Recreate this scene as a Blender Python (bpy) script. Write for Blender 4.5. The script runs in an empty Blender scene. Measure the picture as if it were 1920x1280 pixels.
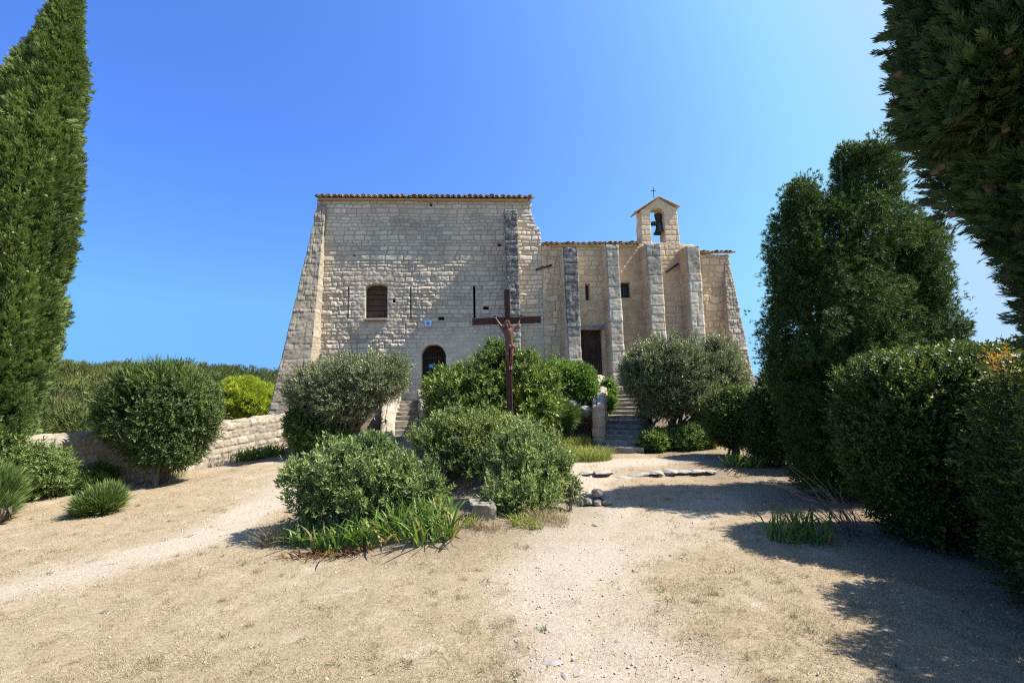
import bpy, bmesh, math
import numpy as np
from mathutils import Matrix
sc = bpy.context.scene
COL = sc.collection
# ------------------------------------------------------------------ camera
F_PX = 853.33
PITCH, ROLL = math.radians(5.7), math.radians(-1.4)
EYE = np.array([0.0, 0.0, 1.7])
_R0 = np.array([1., 0, 0]); _U0 = np.array([0, -math.sin(PITCH), math.cos(PITCH)])
CF = np.array([0, math.cos(PITCH), math.sin(PITCH)])
CR = math.cos(ROLL)*_R0 + math.sin(ROLL)*_U0
CU = -math.sin(ROLL)*_R0 + math.cos(ROLL)*_U0
cd = bpy.data.cameras.new("camera"); cam = bpy.data.objects.new("camera", cd); COL.objects.link(cam)
cd.sensor_width = 36.0; cd.lens = 16.0; cd.clip_start = 0.05; cd.clip_end = 9000
M = Matrix.Identity(4)
for i in range(3):
    M[i][0], M[i][1], M[i][2], M[i][3] = CR[i], CU[i], -CF[i], EYE[i]
cam.matrix_world = M
sc.camera = cam
# ------------------------------------------------------------------ sky and sun
SUN_EL = math.radians(52.0); SUN_AZ = math.radians(-3.2)          # azimuth measured from +X towards +Y
w = bpy.data.worlds.new("World"); sc.world = w; w.use_nodes = True
nt = w.node_tree; bg = nt.nodes["Background"]
sky = nt.nodes.new("ShaderNodeTexSky"); sky.sky_type = 'NISHITA'; sky.sun_disc = False
sky.sun_elevation = SUN_EL; sky.sun_rotation = math.pi/2 - SUN_AZ
sky.air_density = 0.5; sky.dust_density = 5.0; sky.ozone_density = 4.0; sky.altitude = 300
tint = nt.nodes.new("ShaderNodeMix"); tint.data_type = 'RGBA'; tint.blend_type = 'MULTIPLY'; tint.inputs[0].default_value = 1.0
tint.inputs[7].default_value = (.71, 1.25, 2.12, 1)              # deep Provencal blue
tc = nt.nodes.new("ShaderNodeTexCoord"); sx = nt.nodes.new("ShaderNodeSeparateXYZ"); cx_ = nt.nodes.new("ShaderNodeCombineXYZ"); mz = nt.nodes.new("ShaderNodeMath")
mz.operation = 'MAXIMUM'; mz.inputs[1].default_value = .16        # the pale band near the horizon keeps its light down to the hills
nt.links.new(tc.outputs["Generated"], sx.inputs[0]); nt.links.new(sx.outputs[2], mz.inputs[0])
for i in range(2): nt.links.new(sx.outputs[i], cx_.inputs[i])
nt.links.new(mz.outputs[0], cx_.inputs[2]); nt.links.new(cx_.outputs[0], sky.inputs[0])
nt.links.new(sky.outputs[0], tint.inputs[6])
sep = nt.nodes.new("ShaderNodeSeparateColor"); cmb = nt.nodes.new("ShaderNodeCombineColor"); nt.links.new(tint.outputs[2], sep.inputs[0])
for i, lim in enumerate((2.05, 2.95, 4.1)):                         # the sky's glow levels off towards the sun and the horizon
    mn = nt.nodes.new("ShaderNodeMath"); mn.operation = 'SMOOTH_MIN'; mn.inputs[1].default_value = lim; mn.inputs[2].default_value = .5
    nt.links.new(sep.outputs[i], mn.inputs[0]); nt.links.new(mn.outputs[0], cmb.inputs[i])
nt.links.new(cmb.outputs[0], bg.inputs[0]); bg.inputs[1].default_value = 0.116
sl = bpy.data.lights.new("sun", 'SUN'); sun = bpy.data.objects.new("sun", sl); COL.objects.link(sun)
sl.energy = 5.0; sl.angle = math.radians(0.5); sl.color = (1.0, 0.95, 0.87)
SD = np.array([math.cos(SUN_AZ)*math.cos(SUN_EL), math.sin(SUN_AZ)*math.cos(SUN_EL), math.sin(SUN_EL)])
from mathutils import Vector
sun.rotation_euler = Vector(SD).to_track_quat('Z', 'Y').to_euler()
sc.view_settings.view_transform = 'Standard'; sc.view_settings.look = 'None'
sc.view_settings.gamma = 1.0; sc.view_settings.exposure = 1.12
sc.render.engine = 'CYCLES'
sc.cycles.max_bounces = 6; sc.cycles.transparent_max_bounces = 8; sc.cycles.use_denoising = False; sc.cycles.filter_width = 1.15

# ------------------------------------------------------------------ helpers
rng = np.random.default_rng(7)
def ray(px, py):
    return (px-960)/F_PX*CR - (py-640)/F_PX*CU + CF
def at(px, py, D):
    d = ray(px, py); return EYE + d*(D/d[1])
def gnd(px, py, z=0.0):
    d = ray(px, py); return EYE + d*((z-EYE[2])/d[2])
def sstep(a, b, x):
    t = np.clip((x-a)/(b-a), 0, 1); return t*t*(3-2*t)
def _hash(ix, iy, iz, seed):
    n = (ix.astype(np.int64)*374761393 + iy.astype(np.int64)*668265263 + iz.astype(np.int64)*2147483647 + seed*974634777) & 0x7fffffff
    n = ((n ^ (n >> 13))*1274126177) & 0x7fffffff
    n = ((n ^ (n >> 16))*2246822519) & 0x7fffffff
    return ((n ^ (n >> 15)) & 0xffffff)/float(0xffffff)
def vn(p, f=1.0, seed=0):
    """value noise 0..1; p (...,3)"""
    q = np.asarray(p, float)*f; i = np.floor(q); t = q-i; t = t*t*(3-2*t)
    i = i.astype(np.int64); r = 0
    for dx in (0, 1):
        wx = t[..., 0] if dx else 1-t[..., 0]
        for dy in (0, 1):
            wy = t[..., 1] if dy else 1-t[..., 1]
            for dz in (0, 1):
                wz = t[..., 2] if dz else 1-t[..., 2]
                r = r + wx*wy*wz*_hash(i[..., 0]+dx, i[..., 1]+dy, i[..., 2]+dz, seed)
    return r
def vn2(x, y, f=1.0, seed=0):
    return vn(np.stack([x, y, np.zeros_like(x)+0.37], -1), f, seed)
def fbm2(x, y, f, seed=0, o=4):
    s = 0; a = 0.5
    for k in range(o):
        s = s + a*vn2(x, y, f*2**k, seed+k); a *= .5
    return s/(1-.5**o)

def mesh(name, V, Fs, mat, parent=None, attrs=None, smooth=False, loc=None):
    V = np.asarray(V, np.float32); Fs = np.asarray(Fs, np.int32)
    me = bpy.data.meshes.new(name)
    k = Fs.shape[1]; n = len(Fs)
    me.vertices.add(len(V)); me.vertices.foreach_set("co", V.ravel())
    me.loops.add(n*k); me.loops.foreach_set("vertex_index", Fs.ravel())
    me.polygons.add(n); me.polygons.foreach_set("loop_start", np.arange(0, n*k, k, dtype=np.int32))
    me.polygons.foreach_set("loop_total", np.full(n, k, np.int32))
    if smooth: me.polygons.foreach_set("use_smooth", np.ones(n, bool))
    for a, d in (attrs or {}).items():
        at_ = me.attributes.new(a, 'FLOAT', 'POINT'); at_.data.foreach_set("value", np.asarray(d, np.float32))
    me.update(calc_edges=True)
    o = bpy.data.objects.new(name, me); COL.objects.link(o)
    if mat: me.materials.append(mat)
    if parent is not None: o.parent = parent
    if loc is not None: o.location = loc
    return o
def bmobj(name, bm, mat, parent=None, smooth=False):
    me = bpy.data.meshes.new(name); bm.normal_update(); bm.to_mesh(me); bm.free()
    if smooth:
        for p in me.polygons: p.use_smooth = True
    o = bpy.data.objects.new(name, me); COL.objects.link(o); me.materials.append(mat)
    if parent is not None: o.parent = parent
    return o
def tag(o, label=None, cat=None, group=None, kind=None):
    if label: o["label"] = label
    if cat: o["category"] = cat
    if group: o["group"] = group
    if kind: o["kind"] = kind
    return o
def thing(name, label, cat, loc=(0, 0, 0), rz=0.0, group=None):
    o = bpy.data.objects.new(name, None); COL.objects.link(o); o.empty_display_size = .2
    o.location = [float(c) for c in loc]; o.rotation_euler = (0, 0, rz)
    return tag(o, label, cat, group)
def add_box(bm, c, s, rot=None, bevel=0.0, seg=1):
    r = bmesh.ops.create_cube(bm, size=1.0)
    m = Matrix.Translation(c) @ (rot or Matrix.Identity(4)) @ Matrix.Diagonal((*s, 1))
    bmesh.ops.transform(bm, matrix=m, verts=r['verts'])
    if bevel:
        es = list({e for v in r['verts'] for e in v.link_edges})
        bmesh.ops.bevel(bm, geom=es, offset=bevel, segments=seg, affect='EDGES', profile=.5)
def tube(paths, sides=7, seed=0, rough=.12):
    """list of (pts (n,3), radii (n)) -> V, F quads"""
    Vs, Fs, off = [], [], 0
    r_ = np.random.default_rng(seed)
    for pts, rad in paths:
        pts = np.asarray(pts, float); rad = np.asarray(rad, float); n = len(pts)
        t = np.gradient(pts, axis=0); t /= np.linalg.norm(t, axis=1, keepdims=True)+1e-9
        ref = np.array([0.31, .95, .05]); a = np.cross(t, ref); a /= np.linalg.norm(a, axis=1, keepdims=True)+1e-9
        b = np.cross(t, a); th = np.linspace(0, 2*np.pi, sides, endpoint=False)
        rr = rad[:, None]*(1+rough*(r_.random((n, sides))-.5)*2)
        V = pts[:, None]+rr[..., None]*(np.cos(th)[None, :, None]*a[:, None]+np.sin(th)[None, :, None]*b[:, None])
        i = np.arange(n-1)[:, None]*sides; j = np.arange(sides)[None]; j2 = (j+1) % sides
        Fq = np.stack([i+j, i+j2, i+sides+j2, i+sides+j], -1).reshape(-1, 4)
        Vs.append(V.reshape(-1, 3)); Fs.append(Fq+off); off += n*sides
    return np.concatenate(Vs), np.concatenate(Fs)

# ------------------------------------------------------------------ materials
class NT:
    def __init__(s, name):
        s.m = bpy.data.materials.new(name); s.m.use_nodes = True; s.t = s.m.node_tree; s.t.nodes.clear()
        s.out = s.n("ShaderNodeOutputMaterial")
    def n(s, typ, **kw):
        x = s.t.nodes.new(typ)
        for k, v in kw.items(): setattr(x, k, v)
        return x
    def l(s, a, b): s.t.links.new(a, b)
    def val(s, sock, v):
        if isinstance(v, bpy.types.NodeSocket): s.l(v, sock)
        else: sock.default_value = v
    def noise(s, scale, detail=4, rough=.6, vec=None, dist=0):
        x = s.n("ShaderNodeTexNoise"); x.inputs["Scale"].default_value = scale; x.inputs["Detail"].default_value = detail
        x.inputs["Roughness"].default_value = rough; x.inputs["Distortion"].default_value = dist
        s.l(vec if vec is not None else s.obj(), x.inputs["Vector"]); return x.outputs["Fac"]
    def obj(s):
        if not hasattr(s, "_tc"): s._tc = s.n("ShaderNodeTexCoord")
        return s._tc.outputs["Object"]
    def attr(s, a): return s.n("ShaderNodeAttribute", attribute_name=a).outputs["Fac"]
    def ramp(s, fac, stops):
        r = s.n("ShaderNodeValToRGB"); e = r.color_ramp.elements
        while len(e) > 1: e.remove(e[-1])
        e[0].position = stops[0][0]; e[0].color = (*stops[0][1], 1)
        for p, c in stops[1:]:
            k = e.new(p); k.color = (*c, 1)
        s.val(r.inputs[0], fac); return r.outputs[0]
    def rng(s, fac, a, b, c=0., d=1.):
        x = s.n("ShaderNodeMapRange"); s.val(x.inputs[0], fac)
        for k, v in zip((1, 2, 3, 4), (a, b, c, d)): x.inputs[k].default_value = v
        return x.outputs[0]
    def math(s, op, a, b=0.5):
        x = s.n("ShaderNodeMath", operation=op); s.val(x.inputs[0], a); s.val(x.inputs[1], b); return x.outputs[0]
    def mix(s, fac, a, b, mode='MIX'):
        x = s.n("ShaderNodeMix", data_type='RGBA', blend_type=mode); s.val(x.inputs[0], fac)
        s.val(x.inputs[6], a if isinstance(a, bpy.types.NodeSocket) else (*a, 1))
        s.val(x.inputs[7], b if isinstance(b, bpy.types.NodeSocket) else (*b, 1)); return x.outputs[2]
    def bump(s, h, strength=.5, dist=.02):
        x = s.n("ShaderNodeBump"); x.inputs["Strength"].default_value = strength; x.inputs["Distance"].default_value = dist
        s.l(h, x.inputs["Height"]); return x.outputs[0]
    def pr(s, col, rough=.9, spec=.2, bump=None, metal=0.):
        p = s.n("ShaderNodeBsdfPrincipled"); s.val(p.inputs["Base Color"], col if isinstance(col, bpy.types.NodeSocket) else (*col, 1))
        s.val(p.inputs["Roughness"], rough); p.inputs["Specular IOR Level"].default_value = spec; p.inputs["Metallic"].default_value = metal
        if bump is not None: s.l(bump, p.inputs["Normal"])
        return p.outputs[0]
    def done(s, sh): s.l(sh, s.out.inputs[0]); return s.m

def leaf_mat(name, stops, transl=.28, rough=.45, spec=.35, sat=1.0):
    k = NT(name); c = k.ramp(k.attr("tint"), stops)
    p = k.pr(c, rough, spec)
    t = k.n("ShaderNodeBsdfTranslucent"); k.l(k.mix(1.0, c, (1.25, 1.3, .75), 'MULTIPLY'), t.inputs[0])
    m = k.n("ShaderNodeMixShader"); m.inputs[0].default_value = transl; k.l(p, m.inputs[1]); k.l(t.outputs[0], m.inputs[2])
    return k.done(m.outputs[0])
def G(a, b, c, d=None):
    s = [(0.0, a), (.5, b), (.9, c)]
    if d: s.append((1.0, d))
    return s
def stone_mat(name, dark, mid, light, joint, ochre=(.40, .24, .10), lich=(.105, .107, .11), bump=.5):
    k = NT(name)
    c = k.ramp(k.attr("tone"), [(0, dark), (.5, mid), (1, light)])
    n1 = k.noise(1.3, 6, .65); n2 = k.noise(14, 5, .7); n3 = k.noise(60, 3, .7)
    c = k.mix(k.rng(n1, .35, .7, 0, .55), c, k.mix(.6, c, dark))
    c = k.mix(k.rng(n2, .45, .75, 0, .5), c, k.mix(.5, c, (.62, .58, .5)))
    c = k.mix(k.rng(n2, .5, .3, 0, .45), c, dark)
    c = k.mix(k.math('MULTIPLY', k.attr("joint"), .8), c, joint)
    oc = k.math('MULTIPLY', k.attr("ochre"), k.rng(k.noise(2.2, 5, .7), .3, .6))
    c = k.mix(k.math('MULTIPLY', oc, .75), c, ochre)
    li = k.math('MULTIPLY', k.attr("lichen"), k.rng(k.noise(5, 6, .75), .3, .52))
    c = k.mix(k.math('MULTIPLY', li, .88), c, lich)
    c = k.mix(k.math('MULTIPLY', k.attr("lichen"), k.rng(k.noise(18, 4, .7), .6, .66, 0, .7)), c, (.45, .44, .40))
    h = k.math('ADD', k.math('MULTIPLY', n2, .6), k.math('MULTIPLY', n3, .4))
    return k.done(k.pr(c, .93, .12, k.bump(h, bump, .03)))
MAT = {}
MAT['wall_tall'] = stone_mat("grey_limestone_masonry", (0.430, 0.353, 0.264), (0.631, 0.532, 0.416), (0.804, 0.694, 0.553), (0.270, 0.207, 0.153))
MAT['wall_nave'] = stone_mat("warm_limestone_masonry", (0.518, 0.375, 0.229), (0.700, 0.532, 0.352), (0.856, 0.683, 0.488), (0.528, 0.371, 0.224))
MAT['ashlar'] = stone_mat("dressed_buttress_stone", (0.437, 0.377, 0.290), (0.604, 0.523, 0.401), (0.746, 0.656, 0.522), (0.347, 0.292, 0.222))
MAT['render'] = stone_mat("rough_cast_stone", (0.297, 0.248, 0.185), (0.385, 0.327, 0.247), (0.473, 0.404, 0.314), (0.242, 0.202, 0.147), bump=.9)
MAT['drystone'] = stone_mat("pale_rubble_stone", (0.232, 0.198, 0.152), (0.360, 0.307, 0.239), (0.486, 0.426, 0.340), (0.302, 0.245, 0.175), bump=.8)

def simple_stone(name, a, b, c, bump=.6, sc_=8):
    k = NT(name); n1 = k.noise(sc_, 6, .7); n2 = k.noise(sc_*5, 5, .7)
    col = k.ramp(n1, [(.3, a), (.5, b), (.68, c)])
    col = k.mix(k.rng(n2, .55, .7, 0, .5), col, a)
    return k.done(k.pr(col, .9, .15, k.bump(k.math('ADD', n1, k.math('MULTIPLY', n2, .4)), bump, .03)))
MAT['rock'] = simple_stone("pale_limestone_rock", (0.152, 0.137, 0.115), (0.278, 0.247, 0.215), (0.403, 0.359, 0.314))
MAT['flag'] = simple_stone("worn_white_flagstone", (0.198, 0.174, 0.148), (0.304, 0.272, 0.235), (0.381, 0.345, 0.305), .4, 5)
MAT['step'] = simple_stone("grey_worn_step_stone", (0.125, 0.112, 0.095), (0.242, 0.214, 0.177), (0.358, 0.320, 0.273), .6, 6)
MAT['gravel'] = simple_stone("limestone_gravel", (0.260, 0.219, 0.184), (0.442, 0.375, 0.319), (0.623, 0.547, 0.468), .2, 3)

def wood_mat(name, a, b, scale=(1, 1, 12)):
    k = NT(name); mp = k.n("ShaderNodeMapping"); mp.inputs["Scale"].default_value = scale; k.l(k.obj(), mp.inputs[0])
    n = k.noise(4, 6, .7, mp.outputs[0], .6); n2 = k.noise(1.5, 4)
    c = k.mix(k.rng(n, .3, .7), a, b); c = k.mix(k.rng(n2, .5, .8, 0, .4), c, (.20, .15, .11))
    return k.done(k.pr(c, .75, .25, k.bump(n, .4, .01)))
MAT['shutter'] = wood_mat("weathered_brown_boards", (.06, .034, .022), (.125, .075, .05), (.6, .6, 9))
MAT['door'] = wood_mat("dark_brown_door_wood", (.035, .022, .015), (.075, .047, .032), (9, 9, .6))
MAT['bark'] = wood_mat("grey_brown_bark", (.055, .045, .036), (.16, .135, .11), (5, 5, 1))
MAT['bark_pale'] = wood_mat("dry_twig_wood", (.17, .13, .10), (.32, .26, .20), (5, 5, 1))
k = NT("rusty_iron"); n = k.noise(22, 6, .7)
MAT['rust'] = k.done(k.pr(k.ramp(n, [(.3, (.022, .009, .007)), (.5, (.052, .021, .014)), (.7, (.085, .036, .023))]), .62, .3, k.bump(n, .3, .004)))
k = NT("red_rust_cast_iron"); n = k.noise(30, 6, .7)
MAT['cast'] = k.done(k.pr(k.ramp(n, [(.3, (.06, .021, .014)), (.5, (.12, .048, .031)), (.72, (.19, .085, .055))]), .5, .4, k.bump(n, .25, .003)))
k = NT("black_iron"); n = k.noise(25, 4)
MAT['iron'] = k.done(k.pr(k.ramp(n, [(.3, (.012, .011, .011)), (.7, (.035, .028, .024))]), .6, .3))
k = NT("dark_bronze"); n = k.noise(12, 4)
MAT['bronze'] = k.done(k.pr(k.ramp(n, [(.3, (.035, .035, .036)), (.7, (.085, .08, .075))]), .38, .5, metal=.6))
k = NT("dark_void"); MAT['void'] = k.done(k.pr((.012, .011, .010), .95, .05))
k = NT("dusty_window_glass"); MAT['glass'] = k.done(k.pr(k.ramp(k.noise(6, 3), [(.3, (.015, .02, .03)), (.7, (.03, .04, .055))]), .18, .5))
k = NT("clay_roof_tile"); n = k.noise(7, 5, .7); n2 = k.noise(25, 5, .7)
c = k.ramp(k.attr("tone"), [(0, (.17, .12, .085)), (.5, (.36, .22, .13)), (1, (.47, .36, .26))])
c = k.mix(k.rng(n, .48, .62, 0, .75), c, (.10, .09, .075)); c = k.mix(k.rng(n2, .58, .66, 0, .6), c, (.48, .45, .38))
MAT['tile'] = k.done(k.pr(c, .9, .15, k.bump(n2, .4, .01)))
k = NT("blue_sign_enamel"); MAT['sign_blue'] = k.done(k.pr((.22, .46, .80), .4, .3))
k = NT("white_sign_enamel"); MAT['sign_white'] = k.done(k.pr((.72, .76, .80), .4, .3))
k = NT("red_sign_enamel"); MAT['sign_red'] = k.done(k.pr((.40, .13, .10), .4, .3))
k = NT("dark_blue_sign_enamel"); MAT['sign_navy'] = k.done(k.pr((.05, .16, .42), .4, .3))
k = NT("bright_blue_cloth"); MAT['cloth_blue'] = k.done(k.pr((.09, .30, .62), .6, .3))
k = NT("cypress_cone"); MAT['cone'] = k.done(k.pr(k.ramp(k.noise(60, 3), [(.3, (0.052, 0.032, 0.018)), (.7, (0.112, 0.075, 0.047))]), .8, .2, k.bump(k.noise(120, 2), .5, .004)))

k = NT("pale_cypress_cone"); MAT['cone_pale'] = k.done(k.pr(k.ramp(k.noise(60, 3), [(.3, (.16, .13, .09)), (.7, (.26, .22, .16))]), .8, .2))
# ground material: straw grass mixed with pale gravel by the path attribute
k = NT("dry_grass_and_gravel")
nb = k.noise(.6, 5, .6); nm = k.noise(5, 6, .7); nf = k.noise(38, 5, .75); nff = k.noise(150, 3, .7)
straw = k.ramp(nf, [(.28, (0.220, 0.164, 0.104)), (.5, (0.331, 0.257, 0.168)), (.72, (0.430, 0.343, 0.239))])
straw = k.mix(k.rng(nm, .5, .72, 0, .6), straw, (0.239, 0.170, 0.104))
nq = k.noise(2.299, 7.128, 0.801)
straw = k.mix(k.rng(nq, .52, .66, 0, .7), straw, (0.242, 0.185, 0.126))
straw = k.mix(k.rng(nq, .46, .34, 0, .55), straw, (0.484, 0.428, 0.343))
straw = k.mix(k.rng(nb, .5, .7, 0, .5), straw, (0.384, 0.311, 0.225))
grav = k.ramp(nf, [(.28, (0.301, 0.248, 0.187)), (.5, (0.399, 0.335, 0.261)), (.72, (0.497, 0.429, 0.339))])
grav = k.mix(k.rng(nff, .58, .7, 0, .5), grav, (0.232, 0.198, 0.158))
pm = k.math('ADD', k.attr("path"), k.math('SUBTRACT', k.math('MULTIPLY', nm, 1.1), .55))
c = k.mix(k.rng(pm, .15, .85), straw, grav)
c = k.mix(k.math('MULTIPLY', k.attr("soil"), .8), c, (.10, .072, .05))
h = k.math('ADD', nf, k.math('MULTIPLY', nff, .6))
MAT['ground'] = k.done(k.pr(c, .97, .08, k.bump(h, .75, .02)))
k = NT("hill_soil"); n = k.noise(.05, 6, .7)
MAT['hill'] = k.done(k.pr(k.ramp(n, [(.3, (.075, .085, .045)), (.5, (.14, .135, .08)), (.66, (.30, .26, .20))]), .95, .1))

L = {}
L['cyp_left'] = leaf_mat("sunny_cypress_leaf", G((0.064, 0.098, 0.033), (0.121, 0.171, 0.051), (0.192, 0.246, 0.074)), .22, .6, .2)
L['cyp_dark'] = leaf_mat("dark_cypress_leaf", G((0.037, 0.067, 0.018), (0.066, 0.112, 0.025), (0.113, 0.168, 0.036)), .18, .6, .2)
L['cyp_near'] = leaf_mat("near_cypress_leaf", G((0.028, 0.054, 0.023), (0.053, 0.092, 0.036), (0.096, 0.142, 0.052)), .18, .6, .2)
L['olive'] = leaf_mat("silver_olive_leaf", G((0.074, 0.094, 0.045), (0.155, 0.176, 0.088), (0.271, 0.290, 0.155)), .2, .45, .4)
L['laurel'] = leaf_mat("glossy_laurel_leaf", G((0.051, 0.087, 0.020), (0.100, 0.158, 0.030), (0.218, 0.271, 0.046)), .25, .5, .4)
L['privet'] = leaf_mat("bright_hedge_leaf", G((0.051, 0.102, 0.016), (0.098, 0.184, 0.025), (0.168, 0.272, 0.038)), .3, .48, .4)
L['shrub'] = leaf_mat("grey_green_shrub_leaf", G((0.074, 0.112, 0.040), (0.139, 0.193, 0.063), (0.254, 0.302, 0.096)), .25, .52, .35)
L['shrub_y'] = leaf_mat("yellow_green_shrub_leaf", G((0.057, 0.089, 0.034), (0.107, 0.156, 0.053), (0.279, 0.296, 0.072)), .25, .52, .35)
L['box'] = leaf_mat("dark_box_hedge_leaf", G((0.032, 0.055, 0.012), (0.065, 0.097, 0.019), (0.135, 0.165, 0.032), (0.184, 0.206, 0.042)), .3, .48, .4)
L['broom'] = leaf_mat("broom_stem_green", G((0.064, 0.104, 0.030), (0.120, 0.176, 0.046), (0.195, 0.249, 0.073)), .15, .55, .25)
L['rosemary'] = leaf_mat("dark_shrub_leaf", G((0.042, 0.071, 0.022), (0.083, 0.119, 0.034), (0.164, 0.204, 0.057)), .2, .5, .3)
L['pine'] = leaf_mat("yellow_green_pine_needle", G((0.162, 0.212, 0.022), (0.308, 0.364, 0.033), (0.437, 0.486, 0.055)), .25, .6, .2)
L['iris'] = leaf_mat("iris_blade", G((0.071, 0.130, 0.030), (0.124, 0.209, 0.043), (0.209, 0.289, 0.070), (0.397, 0.299, 0.124)), .35, .45, .35)
L['grass_y'] = leaf_mat("yellow_green_grass", G((0.133, 0.181, 0.039), (0.231, 0.282, 0.062), (0.377, 0.372, 0.113), (0.508, 0.428, 0.191)), .35, .6, .2)
L['straw'] = leaf_mat("dry_straw_blade", G((0.230, 0.171, 0.099), (0.340, 0.268, 0.170), (0.448, 0.371, 0.250)), .2, .7, .15)
L['forest'] = leaf_mat("hill_forest_leaf", G((0.054, 0.073, 0.025), (0.102, 0.123, 0.040), (0.171, 0.181, 0.057)), .15, .7, .1)
L['orange'] = leaf_mat("orange_autumn_leaf", G((0.353, 0.152, 0.019), (0.504, 0.251, 0.037), (0.588, 0.342, 0.074)), .3, .5, .3)
L['dead'] = leaf_mat("dead_leaf", G((0.101, 0.046, 0.019), (0.185, 0.091, 0.037), (0.269, 0.152, 0.062)), .2, .7, .15)

# ------------------------------------------------------------------ terrain
FY, FYAW = 15.3, math.radians(4.6)
UX = np.array([math.cos(FYAW), math.sin(FYAW)]); VX = np.array([-math.sin(FYAW), math.cos(FYAW)])
def terr(x, y):
    x = np.asarray(x, float); y = np.asarray(y, float)
    z = .05*(vn2(x, y, .35, 3)-.5) + .03*(vn2(x, y, 1.1, 5)-.5)
    inner = sstep(-6.6, -5.8, x)*(1-sstep(4.6, 6.0, x))
    kerb = 8.62 + .10*np.sin(x*.9) - .03*(x-1)**2*.25
    z = z + .10*sstep(kerb-.06, kerb+.10, y)*inner
    # mound of the flower bed carrying the cross
    d = np.hypot((x+.35)/1.5, (y-8.6)/1.9); z = z + .5*(1-sstep(.25, 1.0, d))
    d = np.hypot((x+.9)/1.9, (y-5.9)/1.3); z = z + .16*(1-sstep(.45, 1.0, d))
    # rise up to the chapel
    s = (y - .08*x - 15.3)
    side = sstep(-5.2, -3.6, x); r_ = 1-.35*sstep(4.8, 6.5, x)
    top = .42 + (1.33-.42)*side*r_
    z = z + (top-.1)*sstep(-3.9, -1.0, s)
    for (ax, ay, bx_, by, hw) in ((-2.62, 10.9, -3.30, 14.35, .50), (2.62, 10.9, 3.75, 14.5, .48)):
        t = np.clip((y-ay)/(by-ay), 0, 1); xc = ax+(bx_-ax)*t
        z = z-.55*(1-sstep(hw-.05, hw+.12, np.abs(x-xc)))*sstep(ay-.05, ay+.5, y)*(1-sstep(by-.1, by+.2, y))
    # everything falls away beyond the wall on the left and far on the right
    edge = -8.9 + (y-8)*.72
    z = z - 9*sstep(0, 14, (edge-x))*sstep(6.5, 8.5, y)
    z = z - 5*sstep(10, 18, x)
    return z
def T(x, y): return float(terr(np.array([x]), np.array([y]))[0])
def onT(px, py):
    z = 0.0
    for _ in range(12):
        p = gnd(px, py, z); z = .5*z+.5*T(p[0], p[1])
    return np.array([p[0], p[1], T(p[0], p[1])])

def pdist(x, y, pts):
    d = np.full(x.shape, 1e9)
    for (ax, ay), (bx, by) in zip(pts[:-1], pts[1:]):
        vx, vy = bx-ax, by-ay; t = np.clip(((x-ax)*vx+(y-ay)*vy)/(vx*vx+vy*vy), 0, 1)
        d = np.minimum(d, np.hypot(x-ax-t*vx, y-ay-t*vy))
    return d
def gp(*pp): return [tuple(gnd(a, b)[:2]) for a, b in pp]
PATH_L = gp((-60, 1130), (120, 1075), (330, 1018), (450, 975), (520, 935), (560, 890))
PATH_T = gp((440, 872), (560, 872), (700, 868), (1000, 872), (1150, 876), (1320, 868))
PATH_C = gp((1140, 1275), (1090, 1180), (1040, 1100), (1080, 1020), (1120, 960), (1090, 905), (1100, 880))
PATH_B = gp((1200, 1020), (1300, 960), (1400, 930))
def pathmask(x, y):
    n = (fbm2(x, y, .9, 21)-.5)*1.1
    m = (1-sstep(.0, .85, pdist(x, y, PATH_L)+n*.9))*(.6+.4*sstep(-5.5, -3.2, x))
    m = np.maximum(m, 1-sstep(.3, .75, pdist(x, y, PATH_T)+n*.5))
    m = np.maximum(m, .8*(1-sstep(.2, .95, pdist(x, y, PATH_C)+n*.8)))
    m = np.maximum(m, .6*(1-sstep(.2, .8, pdist(x, y, PATH_B)+n*.6)))
    return np.clip(m*(.45+.9*fbm2(x, y, 1.3, 33)) + .5*(fbm2(x, y, .5, 31)-.45), 0, .95)
gx = np.concatenate([np.arange(-24, -12, .4), np.arange(-12, 12, .08), np.arange(12, 24.01, .4)])
gy = np.concatenate([np.arange(-9, 2.2, .3), np.arange(2.2, 15, .08), np.arange(15, 32.01, .4)])
X, Y = np.meshgrid(gx, gy)
Z = terr(X, Y) + .012*(vn2(X, Y, 6, 9)-.5) + .03*(fbm2(X, Y, 2.5, 11)-.5)
V = np.stack([X, Y, Z], -1).reshape(-1, 3); nx, ny = len(gx), len(gy)
i = (np.arange(ny-1)[:, None]*nx+np.arange(nx-1)[None]).ravel()
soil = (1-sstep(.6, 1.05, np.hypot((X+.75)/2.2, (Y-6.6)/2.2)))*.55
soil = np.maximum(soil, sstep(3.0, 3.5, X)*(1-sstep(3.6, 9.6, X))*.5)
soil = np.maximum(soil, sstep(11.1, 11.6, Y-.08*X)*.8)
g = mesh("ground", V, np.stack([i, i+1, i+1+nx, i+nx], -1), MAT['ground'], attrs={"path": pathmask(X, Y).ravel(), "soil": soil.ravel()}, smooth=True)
tag(g, kind="structure")
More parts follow.
